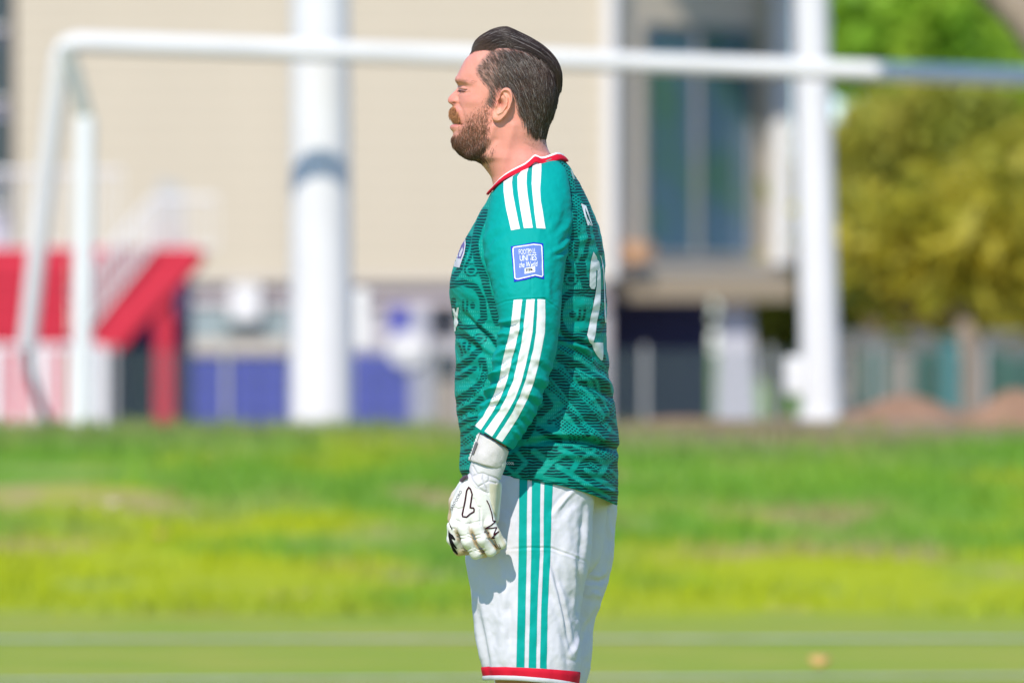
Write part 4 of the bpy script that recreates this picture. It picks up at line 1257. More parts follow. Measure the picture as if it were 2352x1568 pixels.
# ================================================================== clothing
def wrinkle(px, py, lst):
    d = np.zeros(np.shape(px))
    for pts, w, amp in lst:
        q = seg_dist(px, py, pts) / w
        # fade out towards the ends of the fold
        L = sum(math.hypot(b[0] - a[0], b[1] - a[1]) for a, b in zip(pts, pts[1:])) or 1
        e = np.minimum(np.hypot(px - pts[0][0], py - pts[0][1]), np.hypot(px - pts[-1][0], py - pts[-1][1]))
        f = 0.25 + 0.75 * smoothstep(0, 0.35 * L, e)
        d += amp * 0.001 * np.exp(-q * q) * f - amp * 0.00045 * np.exp(-((q - 2.0) / 1.1) ** 2) * f
    return d
def fabric_bump(nt, b, strength=0.12, scale=520.0):
    tc = nt.nodes.new('ShaderNodeTexCoord')
    w = nt.nodes.new('ShaderNodeTexNoise'); w.inputs['Scale'].default_value = scale; w.inputs['Detail'].default_value = 2
    w2 = nt.nodes.new('ShaderNodeTexNoise'); w2.inputs['Scale'].default_value = 38; w2.inputs['Detail'].default_value = 3
    nt.links.new(tc.outputs['Object'], w.inputs['Vector']); nt.links.new(tc.outputs['Object'], w2.inputs['Vector'])
    a = nt.nodes.new('ShaderNodeMath'); a.operation = 'MULTIPLY_ADD'; a.inputs[1].default_value = 3.0
    nt.links.new(w2.outputs['Fac'], a.inputs[0]); nt.links.new(w.outputs['Fac'], a.inputs[2])
    bp = nt.nodes.new('ShaderNodeBump'); bp.inputs['Strength'].default_value = strength; bp.inputs['Distance'].default_value = 0.002
    nt.links.new(a.outputs[0], bp.inputs['Height']); nt.links.new(bp.outputs[0], b.inputs['Normal'])
def fabric(name, col, rough=0.75, sheen=0.0, attr=None, strength=0.12, spec=0.12):
    if name in MATS: return MATS[name]
    m = bpy.data.materials.new(name); m.use_nodes = True
    nt = m.node_tree; b = nt.nodes['Principled BSDF']
    b.inputs['Base Color'].default_value = (*col, 1); b.inputs['Roughness'].default_value = rough
    b.inputs['Specular IOR Level'].default_value = spec
    b.inputs['Sheen Weight'].default_value = sheen
    if attr:
        a = nt.nodes.new('ShaderNodeAttribute'); a.attribute_name = attr; nt.links.new(a.outputs['Color'], b.inputs['Base Color'])
    fabric_bump(nt, b, strength)
    MATS[name] = m
    return m
TEAL = (0.0, 0.325, 0.285); TEAL_D = (0.0, 0.042, 0.042); TEAL_P = (0.0, 0.285, 0.225)
def jersey_material():
    m = bpy.data.materials.new('jersey_print'); m.use_nodes = True
    nt = m.node_tree; b = nt.nodes['Principled BSDF']
    b.inputs['Roughness'].default_value = 0.6; b.inputs['Specular IOR Level'].default_value = 0.16
    b.inputs['Sheen Weight'].default_value = 0.0
    pos = nt.nodes.new('ShaderNodeAttribute'); pos.attribute_name = 'cloth'
    msk = nt.nodes.new('ShaderNodeAttribute'); msk.attribute_name = 'Print'
    sp = nt.nodes.new('ShaderNodeSeparateXYZ'); nt.links.new(pos.outputs['Vector'], sp.inputs[0])
    sm = nt.nodes.new('ShaderNodeSeparateColor'); nt.links.new(msk.outputs['Color'], sm.inputs[0])
    def mth(op, a, c=None, d=None):
        n = nt.nodes.new('ShaderNodeMath'); n.operation = op
        for i, v in enumerate((a, c, d)):
            if v is None: continue
            if isinstance(v, (int, float)): n.inputs[i].default_value = v
            else: nt.links.new(v, n.inputs[i])
        return n.outputs[0]
    X, Y = sp.outputs[0], sp.outputs[1]
    def line(coord, period, duty, soft):
        f = mth('FRACT', mth('DIVIDE', coord, period))
        t = mth('ABSOLUTE', mth('SUBTRACT', f, 0.5))
        r = nt.nodes.new('ShaderNodeMapRange'); r.interpolation_type = 'SMOOTHSTEP'
        r.inputs['From Min'].default_value = duty / 2 - soft; r.inputs['From Max'].default_value = duty / 2 + soft
        r.inputs['To Min'].default_value = 1; r.inputs['To Max'].default_value = 0
        nt.links.new(t, r.inputs['Value'])
        return r.outputs['Result']
    wob = nt.nodes.new('ShaderNodeTexNoise'); wob.inputs['Scale'].default_value = 0.05; wob.inputs['Detail'].default_value = 2
    nt.links.new(pos.outputs['Vector'], wob.inputs['Vector'])
    Yw = mth('ADD', Y, mth('MULTIPLY', wob.outputs['Fac'], 7.0))
    hatch = line(Yw, 6.8, 0.70, 0.12)
    d1 = line(mth('ADD', mth('MULTIPLY', X, 0.75), Yw), 7.6, 0.62, 0.12)
    d2 = line(mth('SUBTRACT', mth('MULTIPLY', X, 0.75), Yw), 7.6, 0.62, 0.12)
    cross = mth('MULTIPLY', d1, d2)
    h = mth('ADD', mth('MULTIPLY', sm.outputs[0], hatch), mth('MULTIPLY', sm.outputs[1], cross))
    h = mth('MINIMUM', h, 1.0)
    mx = nt.nodes.new('ShaderNodeMix'); mx.data_type = 'RGBA'
    mx.inputs['A'].default_value = (*TEAL_P, 1); mx.inputs['B'].default_value = (*TEAL_D, 1)
    nt.links.new(h, mx.inputs['Factor'])
    # paler green mesh flecks in the light print
    fl = mth('MULTIPLY', line(X, 4.6, .30, .1), line(Y, 9.0, .55, .1))
    fl = mth('MULTIPLY', fl, sm.outputs[2])
    m2 = nt.nodes.new('ShaderNodeMix'); m2.data_type = 'RGBA'
    nt.links.new(mth('MULTIPLY', fl, 0.55), m2.inputs['Factor']); nt.links.new(mx.outputs['Result'], m2.inputs['A'])
    m2.inputs['B'].default_value = (0.06, 0.50, 0.38, 1)
    nt.links.new(m2.outputs['Result'], b.inputs['Base Color'])
    fabric_bump(nt, b, 0.14)
    return m

def loft_cloth(rings, n, rows, nexp=2.3, mono=True, close_k=None):
    """rings: Fpx,Fpy,Bpx,Bpy,yc,b,lift -> grid positions and the photo-unit coordinates of every vertex"""
    R = np.array(rings, float); t = np.arange(len(R)); tt = np.linspace(0, len(R) - 1, rows)
    f = pchip if mono else catmull
    R = np.stack([catmull(t, R[:, i], tt) for i in range(R.shape[1])], 1)[:, None, :]
    a = np.linspace(0, 2 * np.pi, n, endpoint=False)[None]
    ca = np.sign(np.cos(a)) * np.abs(np.cos(a)) ** (2 / nexp); sa = np.sign(np.sin(a)) * np.abs(np.sin(a)) ** (2 / nexp)
    px = (R[..., 0] + R[..., 2]) / 2 - (R[..., 2] - R[..., 0]) / 2 * ca
    py = R[..., 1] + (R[..., 3] - R[..., 1]) * (1 - ca) / 2 - R[..., 6] * np.sin(a) ** 2
    y = R[..., 4] - R[..., 5] * sa
    return px, py, y, a + 0 * px, tt[:, None] + 0 * px

# ------------------------------------------------------------------ shirt body
T_R = [(1066, 1100, 1417, 1158, 0, .196, 24), (1056, 1076, 1420, 1123, 0, .199, 14), (1058, 1022, 1418, 1040, 0, .199, 2), (1050, 962, 1419, 978, 0, .197, 0), (1045, 902, 1410, 910, 0, .193, 0),
    (1046, 846, 1398, 850, 0, .190, 0), (1045, 763, 1392, 770, 0, .188, 0), (1036, 706, 1392, 710, 0, .188, 0), (1030, 668, 1390, 660, 0, .189, 0), (1036, 632, 1388, 620, 0, .190, 0), (1050, 590, 1385, 575, 0, .190, 0),
    (1068, 552, 1378, 535, 0, .187, 0), (1090, 510, 1366, 495, 0, .176, 0), (1108, 475, 1350, 462, 0, .150, 4), (1119, 456, 1334, 430, 0, .120, 12), (1126, 443, 1314, 392, 0, .095, 22), (1130, 433, 1292, 362, 0, .079, 28)]
edge_top = np.array([(1130, 431), (1136, 424), (1147, 411), (1160, 400), (1174, 391), (1190, 382.5), (1205, 375), (1215, 367), (1222, 359.5), (1227, 355), (1233, 356.5), (1241, 361), (1250, 360), (1262, 355.5), (1276, 350.5), (1284, 351), (1292, 355)])
TR, TC = 420, 560
tpx, tpy, ty, ta, tt_ = loft_cloth(T_R, TC, TR, 2.3)
tpy = np.maximum(tpy, np.interp(tpx, edge_top[:, 0], edge_top[:, 1]) + 10)
TV0 = PV(tpx, tpy, ty)
TN0 = grid_normals(TV0)
if TN0[TR // 2, TC // 4, 1] > 0: TN0 = -TN0
sidew = np.maximum(smoothstep(0.0, 0.06, np.abs(ty)), 0.65 * (tpx > 1300))
TW = [
    ([(1055, 713), (1095, 752), (1137, 797)], 6, -5.5), ([(1047, 767), (1085, 795), (1125, 822)], 6, -4.0), ([(1050, 742), (1090, 775), (1130, 810)], 5, 3.0),
    ([(1048, 850), (1075, 838), (1110, 845)], 7, -2.5), ([(1048, 905), (1080, 890), (1110, 905)], 8, 2.5), ([(1052, 960), (1075, 945), (1100, 950)], 7, -2.5),
    ([(1284, 767), (1306, 782), (1353, 792), (1382, 827)], 6, -6.0), ([(1290, 792), (1331, 808), (1366, 820), (1390, 852)], 6, -5.5), ([(1288, 778), (1330, 795), (1380, 838)], 5, 4.0),
    ([(1300, 825), (1345, 838), (1385, 862)], 7, 3.5), ([(1334, 861), (1369, 868), (1412, 892)], 9, 9.0), ([(1320, 880), (1360, 890), (1402, 912)], 6, -4.0),
    ([(1300, 740), (1340, 738), (1388, 748)], 8, -2.5), ([(1300, 690), (1345, 700), (1388, 690)], 9, 2.0),
    ([(1217, 1019), (1259, 1010), (1306, 1012), (1353, 1014), (1388, 1024), (1424, 1033)], 6.5, -12.0), ([(1230, 996), (1290, 990), (1350, 992), (1420, 1008)], 12, 6.0),
    ([(1240, 1040), (1300, 1042), (1360, 1046), (1420, 1056)], 9, 4.0), ([(1100, 1010), (1150, 1030), (1217, 1019)], 8, -3.5),
    ([(1240, 960), (1300, 930), (1350, 900)], 10, -2.5), ([(1260, 985), (1340, 950), (1412, 940)], 9, 2.0),
    ([(1344, 1111), (1388, 1125), (1421, 1130)], 5, 3.5), ([(1300, 1085), (1350, 1098), (1420, 1100)], 7, -2.5), ([(1210, 1060), (1216, 1103)], 2.5, -1.6), ([(1214, 1015), (1212, 1060)], 2.5, -1.2),
    ([(1300, 590), (1330, 600), (1380, 596)], 8, -2.0), ([(1310, 560), (1345, 548), (1375, 552)], 7, 1.8), ([(1305, 520), (1330, 560), (1340, 620)], 9, -2.0),
    ([(1060, 600), (1085, 640), (1110, 660)], 10, 2.0), ([(1075, 560), (1100, 600), (1118, 640)], 8, -2.0)]
dT = wrinkle(tpx, tpy, TW) * sidew
dT += (fbm(tpx * .018, tpy * .03 + ty * 14, 12) - .47) * .007 * smoothstep(.2, 2.0, tt_)
dT += (fbm(tpx * .06 + tpy * .03, tpy * .07 + ty * 30, 15, 2) - .37) * .0022
dT += 0.002 * np.exp(-((tt_ - 0.16) / 0.03) ** 2) * 0 - 0.0009 * np.exp(-((tt_ - 0.20) / 0.018) ** 2)
TVv = TV0 + TN0 * dT[..., None]

# printed pattern: which parts of the front and back panels carry hatching
X_, Y_ = tpx, tpy
def stroke(pts, w, soft=1.2): return np.clip(0.5 - (seg_dist(X_, Y_, pts) - w) / (2 * soft), 0, 1)
def disc(c, r, soft=1.2, ry=None):
    ry = ry or r
    d = (np.hypot((X_ - c[0]) / r, (Y_ - c[1]) / ry) - 1) * min(r, ry)
    return np.clip(0.5 - d / (2 * soft), 0, 1)
pr_h = np.zeros_like(X_); pr_c = np.zeros_like(X_)
def add(m): 
    global pr_h; pr_h = np.maximum(pr_h, m)
def sub(m):
    global pr_h, pr_c; pr_h = np.minimum(pr_h, 1 - m); pr_c = np.minimum(pr_c, 1 - m)
def addc(m):
    global pr_c, pr_h; pr_c = np.maximum(pr_c, m); pr_h = np.minimum(pr_h, 1 - m)
def ringmark(c, r):
    add(disc(c, r)); sub(disc(c, r * .72)); add(disc(c, r * .46))
def eye(c, rx, ry, flip=1):
    """oval panel with a disc and two bars"""
    sub(disc(c, rx, 1.2, ry))
    add(disc((c[0] - flip * rx * .34, c[1]), rx * .24, 1.0, ry * .20))
    for q in (.14, .48): add(stroke([(c[0] + flip * rx * q, c[1] - ry * .30), (c[0] + flip * rx * q, c[1] + ry * .30)], rx * .085))
def chain(pts, w, step=15):
    """row of small cross hatched lozenges along a line"""
    L = [0]
    for a, b in zip(pts, pts[1:]): L.append(L[-1] + math.hypot(b[0] - a[0], b[1] - a[1]))
    s = step / 2
    while s < L[-1]:
        x = np.interp(s, L, [p[0] for p in pts]); y = np.interp(s, L, [p[1] for p in pts])
        addc(disc((x, y), w)); s += step
# --- front panel
add(stroke([(1112, 486), (1098, 520), (1090, 560), (1096, 600), (1112, 640), (1128, 690), (1142, 740)], 9))
add(stroke([(1076, 545), (1066, 580), (1058, 615), (1040, 640)], 7))
add(stroke([(1084, 560), (1080, 592), (1070, 612)], 3))
add(stroke([(1034, 655), (1062, 648), (1092, 660), (1108, 690), (1112, 730), (1098, 748)], 8))
ringmark((1083, 621), 16)
eye((1076, 702), 26, 40, -1)
add(stroke([(1040, 690), (1042, 730), (1060, 752), (1090, 752)], 6))
add(stroke([(1098, 750), (1125, 770), (1140, 790)], 7))
ringmark((1101, 779), 14)
add(stroke([(1050, 846), (1085, 822), (1100, 802), (1092, 784), (1070, 772), (1052, 770)], 8))
for k_ in range(3): add(stroke([(1056 + 9 * k_, 790 - 4 * k_), (1062 + 8 * k_, 815 - 6 * k_)], 3))
add(stroke([(1110, 830), (1112, 860), (1096, 890), (1062, 915), (1046, 925)], 10)); sub(stroke([(1108, 838), (1100, 870), (1070, 896)], 2.2))
chain([(1115, 850), (1108, 885), (1085, 912), (1058, 930)], 5)
add(stroke([(1046, 870), (1070, 860), (1090, 846)], 6))
add(stroke([(1050, 950), (1080, 935), (1105, 915)], 7)); add(stroke([(1050, 978), (1072, 966), (1095, 960)], 6)); chain([(1052, 962), (1075, 950), (1096, 938)], 5, 13)
add(stroke([(1056, 1000), (1080, 985), (1092, 978)], 5)); addc(stroke([(1056, 1020), (1082, 1006)], 8)); add(stroke([(1058, 1042), (1080, 1034)], 7)); addc(stroke([(1060, 1064), (1078, 1058)], 7)); add(stroke([(1060, 1086), (1076, 1082)], 6))
# --- back panel, upper
add(stroke([(1288, 372), (1300, 410), (1314, 450), (1320, 500), (1316, 540), (1326, 580), (1332, 620), (1346, 660), (1372, 676), (1392, 674)], 10))
add(stroke([(1300, 385), (1325, 440), (1345, 500), (1352, 545), (1340, 600), (1338, 640)], 5))
add(stroke([(1318, 400), (1345, 470), (1366, 520), (1378, 580)], 6))
addc(stroke([(1290, 366), (1306, 396), (1318, 430)], 6)); addc(stroke([(1322, 455), (1334, 490), (1330, 530)], 9)); addc(stroke([(1312, 560), (1304, 586)], 6))
sub(stroke([(1336, 520), (1334, 570), (1326, 600)], 4))
add(stroke([(1296, 590), (1306, 610), (1302, 632)], 6))
ringmark((1311, 641), 17)
add(stroke([(1290, 690), (1310, 672), (1340, 672), (1372, 680), (1392, 690)], 8))
add(stroke([(1288, 700), (1286, 740), (1300, 768), (1330, 772), (1362, 756), (1390, 758)], 8))
eye((1326, 722), 34, 40, 1)
add(stroke([(1366, 690), (1368, 730), (1388, 745)], 5)); addc(stroke([(1374, 700), (1386, 730)], 7))
# --- back panel, lower: bands running down to the right
def lerp_pts(a, b, o): return [(p[0], p[1] + o) for p in (a, ((a[0] + b[0]) / 2 + 0, (a[1] + b[1]) / 2 - 14), b)]
add(stroke([(1284, 778), (1330, 782), (1372, 800), (1402, 850)], 5))
addc(stroke([(1288, 800), (1330, 812), (1376, 838), (1408, 880)], 8))
add(stroke([(1286, 822), (1326, 840), (1370, 872), (1400, 912), (1412, 950)], 11)); sub(stroke([(1326, 846), (1368, 878), (1396, 920)], 2))
for k_, (a, b) in enumerate((((1300, 842), (1316, 860)), ((1322, 858), (1336, 880)), ((1342, 876), (1358, 898)), ((1362, 900), (1376, 922)), ((1380, 924), (1392, 946)))): 
    add(stroke([a, b], 5)); sub(stroke([((a[0] + b[0]) / 2 - 2, (a[1] + b[1]) / 2), ((a[0] + b[0]) / 2 + 3, (a[1] + b[1]) / 2 + 2)], 1.6))
chain([(1282, 846), (1320, 882), (1360, 930), (1396, 986)], 7, 13)
add(stroke([(1268, 860), (1310, 905), (1352, 956), (1392, 1006), (1420, 1016)], 15)); sub(stroke([(1262, 868), (1306, 922), (1350, 976), (1384, 1010)], 2.2))
chain([(1262, 884), (1300, 926), (1346, 982), (1374, 1010)], 7, 13)
add(stroke([(1240, 900), (1262, 930), (1240, 950)], 9)); addc(stroke([(1252, 880), (1268, 896)], 6))
add(stroke([(1262, 968), (1300, 940), (1322, 962), (1344, 1000)], 6)); addc(stroke([(1288, 972), (1312, 990), (1326, 1004)], 14)); sub(stroke([(1266, 962), (1296, 944)], 2.5)); sub(stroke([(1270, 990), (1300, 1012)], 3))
add(stroke([(1236, 985), (1262, 1000), (1290, 1012)], 7)); add(stroke([(1395, 960), (1410, 975), (1420, 990)], 6)); addc(stroke([(1405, 920), (1416, 950)], 8))
add(stroke([(1226, 940), (1222, 980), (1206, 1006)], 8))
# --- bottom band, block fret
add(poly_soft(X_, Y_, [(1150, 1024), (1424, 1020), (1426, 1160), (1150, 1112)], 1.5))
for pts, w in (([(1160, 1070), (1196, 1100)], 4), ([(1170, 1040), (1206, 1012)], 4), ([(1180, 1030), (1208, 1062), (1180, 1090)], 5), ([(1226, 1036), (1262, 1064), (1234, 1092)], 7), ([(1262, 1064), (1300, 1040)], 5),
               ([(1286, 1030), (1330, 1056), (1308, 1086), (1280, 1070)], 6), ([(1308, 1086), (1352, 1116)], 6), ([(1240, 1096), (1300, 1104)], 5), ([(1330, 1056), (1366, 1032)], 4), ([(1346, 1034), (1392, 1066), (1412, 1044)], 5),
               ([(1392, 1066), (1372, 1096), (1408, 1122)], 6), ([(1372, 1096), (1344, 1078)], 5), ([(1352, 1116), (1400, 1142)], 4), ([(1318, 1024), (1344, 1034)], 3), ([(1402, 1080), (1420, 1094)], 4)): sub(stroke(pts, w))
addc(poly_soft(X_, Y_, [(1360, 1026), (1422, 1032), (1420, 1056), (1390, 1056)], 1.5)); addc(stroke([(1356, 1064), (1372, 1076)], 5)); addc(stroke([(1392, 1090), (1410, 1104)], 5))
# --- raglan shoulders stay plain
rag = [(1140, 425), (1128, 452), (1118, 490), (1111, 535), (1108, 575), (1130, 680), (1280, 680), (1297, 590), (1312, 535), (1314, 500), (1308, 450), (1300, 415), (1284, 366), (1250, 340), (1180, 350)]
nearside = (np.abs(ty) > .05)
sub(poly_soft(X_, Y_, rag, 1.5) * nearside)
fleck_mask = (1 - np.clip(pr_h + pr_c, 0, 1)) * (fbm(X_ * .03, Y_ * .03, 8) > .45) * (1 - poly_soft(X_, Y_, rag, 1.5))
jersey = from_np('jersey', TVv.reshape(-1, 3), grid_faces(TR, TC), jersey_material(), person)
set_color(jersey, 'Print', np.stack([pr_h, pr_c, fleck_mask], -1).reshape(-1, 3))
set_vec(jersey, 'cloth', np.stack([X_, Y_, ty], -1).reshape(-1, 3))
sub_child = jersey
def child(o, parent):
    o.parent = parent; o.matrix_parent_inverse = Matrix.Identity(4); return o

# turned hem
hemI = TVv[:8] - TN0[:8] * 0.004
hemV = np.concatenate([TVv[:1] + TN0[:1] * .0008, TVv[:1] - np.array([0, 0, .0015]) - TN0[:1] * .002, TVv[6:7] - TN0[6:7] * .005])
o = from_np('hem', hemV.reshape(-1, 3), grid_faces(3, TC), fabric('teal_hem', TEAL_P), jersey)

# ------------------------------------------------------------------ sleeves
SL = [  # Fpx,Fpy,yF, Bpx,Bpy,yB, Opx,Opy,yO, inner
    (1150, 436, -.052, 1286, 382, -.042, 1224, 381, -.0830, .15), (1131, 452, -.092, 1302, 408, -.075, 1223, 392, -.122, .2), (1121, 486, -.125, 1310, 452, -.110, 1221, 428, -.172, .3),
    (1113, 530, -.150, 1313, 505, -.135, 1216, 482, -.222, .4), (1109, 572, -.170, 1308, 556, -.155, 1213, 545, -.257, .5), (1117, 616, -.195, 1298, 606, -.185, 1211, 610, -.284, .6),
    (1131, 662, -.222, 1291, 662, -.215, 1212, 662, -.300, .8), (1140, 709, -.236, 1287, 706, -.230, 1213, 708, -.306, 1), (1146, 750, -.242, 1283, 762, -.238, 1214, 757, -.308, 1),
    (1138, 795, -.246, 1274, 818, -.242, 1206, 808, -.309, 1), (1130, 842, -.250, 1262, 864, -.246, 1196, 854, -.310, 1), (1121, 882, -.252, 1248, 903, -.250, 1184, 894, -.308, 1),
    (1110, 920, -.254, 1233, 942, -.252, 1170, 932, -.305, 1), (1098, 954, -.256, 1211, 984, -.254, 1153, 970, -.301, 1), (1090, 979, -.257, 1178, 1032, -.256, 1133, 1006, -.298, 1)]
def build_sleeve(sgn):
    R = np.array(SL, float); t = np.arange(len(R)); rows, n = 330, 260
    tt = np.linspace(0, len(R) - 1, rows)
    R = np.stack([catmull(t, R[:, i], tt) for i in range(10)], 1)
    Fp = PV(R[:, 0], R[:, 1], R[:, 2]); Bp = PV(R[:, 3], R[:, 4], R[:, 5]); Op = PV(R[:, 6], R[:, 7], R[:, 8])
    C = (Fp + Bp) / 2; u = (Bp - Fp) / 2; v = Op - C
    a = np.linspace(0, 2 * np.pi, n, endpoint=False)
    ca = np.sign(np.cos(a)) * np.abs(np.cos(a)) ** (2 / 2.2); sa = np.sign(np.sin(a)) * np.abs(np.sin(a)) ** (2 / 2.2)
    inner = np.where(sa[None] < 0, R[:, 9:10], 1.0)
    V = C[:, None] + u[:, None] * ca[None, :, None] + v[:, None] * (sa[None] * inner)[..., None]
    N = grid_normals(V)
    if N[200, n // 4, 1] > 0: N = -N
    px, py = to_photo(V)
    W = [([(1148, 752), (1170, 748), (1196, 742)], 5.5, -8.1), ([(1137, 797), (1162, 788), (1190, 772)], 5.5, -8.6), ([(1129, 846), (1156, 832), (1184, 815)], 5.5, -8.6), ([(1121, 884), (1146, 868), (1172, 856)], 5.5, -8.1),
         ([(1110, 921), (1136, 905), (1166, 893)], 5.5, -8.1), ([(1104, 945), (1124, 932), (1150, 928)], 4.5, -5.8), ([(1143, 772), (1170, 764)], 5, 5.8), ([(1133, 822), (1160, 806), (1186, 794)], 5, 6.3), ([(1124, 866), (1150, 850)], 5, 6.3), ([(1115, 903), (1140, 888)], 5, 6.3),
         ([(1262, 860), (1240, 840), (1222, 838)], 7, -3.4), ([(1248, 900), (1224, 884), (1206, 880)], 6, -3.8), ([(1234, 938), (1214, 918), (1200, 914)], 6, -3.4), ([(1212, 980), (1196, 962), (1186, 940)], 6, -3.4), ([(1196, 1005), (1180, 985)], 5, 2.7),
         ([(1256, 880), (1230, 862)], 6, 2.9), ([(1242, 920), (1216, 900)], 6, 2.9),
         ([(1316, 520), (1306, 545), (1290, 560)], 4.5, -3.2), ([(1310, 540), (1296, 565), (1278, 575)], 4.5, 2.6), ([(1306, 560), (1292, 580), (1270, 588)], 4.5, -2.8), ([(1316, 490), (1304, 520), (1284, 540)], 5, 2.2), ([(1300, 470), (1292, 510), (1272, 535)], 6, -1.6),
         ([(1112, 575), (1130, 548), (1160, 530)], 6, -2.4), ([(1110, 555), (1126, 528), (1150, 512)], 6, 1.8), ([(1118, 610), (1136, 590), (1150, 580)], 6, -1.6),
         ([(1135, 703), (1160, 692), (1200, 687), (1250, 686), (1288, 716)], 1.8, -1.5), ([(1215, 528), (1218, 556), (1220, 690)], 1.8, -1.2), ([(1255, 700), (1262, 740), (1268, 790)], 10, -2.0), ([(1270, 600), (1276, 650), (1272, 690)], 8, -1.6), ([(1258, 640), (1262, 690)], 5, 1.4),
         ([(1240, 470), (1252, 510), (1260, 560)], 9, -1.2), ([(1160, 600), (1156, 650)], 8, 1.4)]
    d = wrinkle(px, py, W) + (fbm(px * .03, py * .03, 41) - .47) * .0050 + (fbm(px * .09, py * .08, 45, 2) - .37) * .0016
    d *= smoothstep(0, 1.2, tt)[:, None]
    d += 0.0035 * (tt > 14 - 0.02)[:, None] * 0
    V = V + N * d[..., None]
    qx_, qy_ = to_photo(V)
    low_ = np.maximum(qy_, np.interp(qx_, edge_top[:, 0], edge_top[:, 1]) + 11)
    V = PV(qx_, low_, V[..., 1])
    # cuff turned in
    inn = C[-1] + (V[-1] - C[-1]) * 0.9
    V2 = np.concatenate([V, inn[None], (inn + (C[-4] - C[-1]) * .5)[None]])
    if sgn > 0: V2 = V2 * np.array([1, -1, 1])
    F = grid_faces(V2.shape[0], n)
    o = from_np('sleeve', V2.reshape(-1, 3), F, fabric('teal_fabric', TEAL, rough=0.7), jersey)
    bmx = bmesh.new(); bmx.from_mesh(o.data); bmesh.ops.recalc_face_normals(bmx, faces=bmx.faces); bmx.to_mesh(o.data); bmx.free()
    return V2.reshape(-1, 3), F, o
sV, sF, sleeve_near = build_sleeve(-1)
build_sleeve(1)

# ------------------------------------------------------------------ collar
ca_ = np.linspace(0, 2 * np.pi, 240, endpoint=False)
cpx = 1211 - 81 * np.cos(ca_)
cpy = np.interp(cpx, edge_top[:, 0], edge_top[:, 1])
# smooth but keep the little notch
cpy = np.convolve(np.r_[cpy[-2:], cpy, cpy[:2]], np.ones(3) / 3, 'same')[2:-2]
cy_ = -.0775 * np.sin(ca_)
prof_c = [(-1.0, -.004, 3.2), (0.0, 0.0, 0.4), (0.0, .0012, -0.3), (0.0, .0022, 0.5), (0.0, .0026, 3.6), (0.0, .0028, 3.61), (0, .0062, 8), (0, .0086, 13), (0, .0080, 16.5), (0, .004, 17.5)]
outx = -np.cos(ca_); outy = -np.sin(ca_)
rows = []
for _, off, dn in prof_c:
    spread = np.clip(dn, 0, 20) / 16.0
    fx_ = (cpx - 1211) * (1 + .045 * spread) + 1211 + outx * off / S
    rows.append(PV(fx_, cpy + dn, cy_ * (1 + .10 * spread) + outy * off))
CVv = np.stack(rows)
collar = from_np('collar', CVv[4:].reshape(-1, 3), grid_faces(len(rows) - 4, 240), fabric('red_trim', (0.62, 0.012, 0.035)), jersey)
pipe = from_np('collar_piping', CVv[:5].reshape(-1, 3), grid_faces(5, 240), fabric('white_trim_fabric', (0.80, 0.80, 0.80)), jersey)

# ------------------------------------------------------------------ decals laid on the cloth
def tris(F): 
    F = np.asarray(F); return np.concatenate([F[:, [0, 1, 2]], F[:, [0, 2, 3]]])
def make_bvh(parts):
    vs = []; fs = []; o = 0
    for V, F in parts:
        vs.append(V); fs.append(tris(F) + o); o += len(V)
    return BVHTree.FromPolygons(np.concatenate(vs).tolist(), np.concatenate(fs).tolist())
bvh_shirt = make_bvh([(TVv.reshape(-1, 3), grid_faces(TR, TC)), (sV, sF)])
CAM = Vector((0, -D, EYE))
def lay(px, py, bvh, off):
    """point on the cloth under photo unit (px, py), lifted off along its normal; the cloth is met level from the player's left"""
    tgt = P(px, py, -.25)
    d = Vector((0, 1, 0))
    # level ray through the point, corrected for depth so that print sits on the right spot of the cloth
    h = None
    y0 = -.25
    for _ in range(3):
        q = P(px, py, y0)
        hit, nn, ii, dist = bvh.ray_cast(Vector((q.x, -2.0, q.z)), d)
        if hit is None: return None
        y0 = hit.y; h = (hit, nn)
    hit, nn = h
    if nn.y > 0: nn = -nn
    return hit + nn * off
def strip(name, left, right, mat, parent, bvh, off=0.0007, na=None, nc=7):
    """printed strip between two edge polylines given from top to bottom"""
    L = np.array(left, float); Rr = np.array(right, float)
    def res(Q, n):
        s = np.r_[0, np.cumsum(np.hypot(*np.diff(Q, axis=0).T))]
        t = np.linspace(0, s[-1], n); return np.stack([np.interp(t, s, Q[:, 0]), np.interp(t, s, Q[:, 1])], 1)
    na = na or max(8, int(np.hypot(*(L[-1] - L[0])) / 2.5))
    L = res(L, na); Rr = res(Rr, na)
    V = []; ok = []
    for i in range(na):
        for j in range(nc):
            p = L[i] + (Rr[i] - L[i]) * j / (nc - 1)
            q = lay(p[0], p[1], bvh, off)
            ok.append(q is not None); V.append(q if q is not None else Vector((0, 0, 0)))
    F = [f for f in grid_faces(na, nc, False).tolist() if all(ok[k] for k in f)]
    return from_np(name, [tuple(v) for v in V], F, mat, parent)
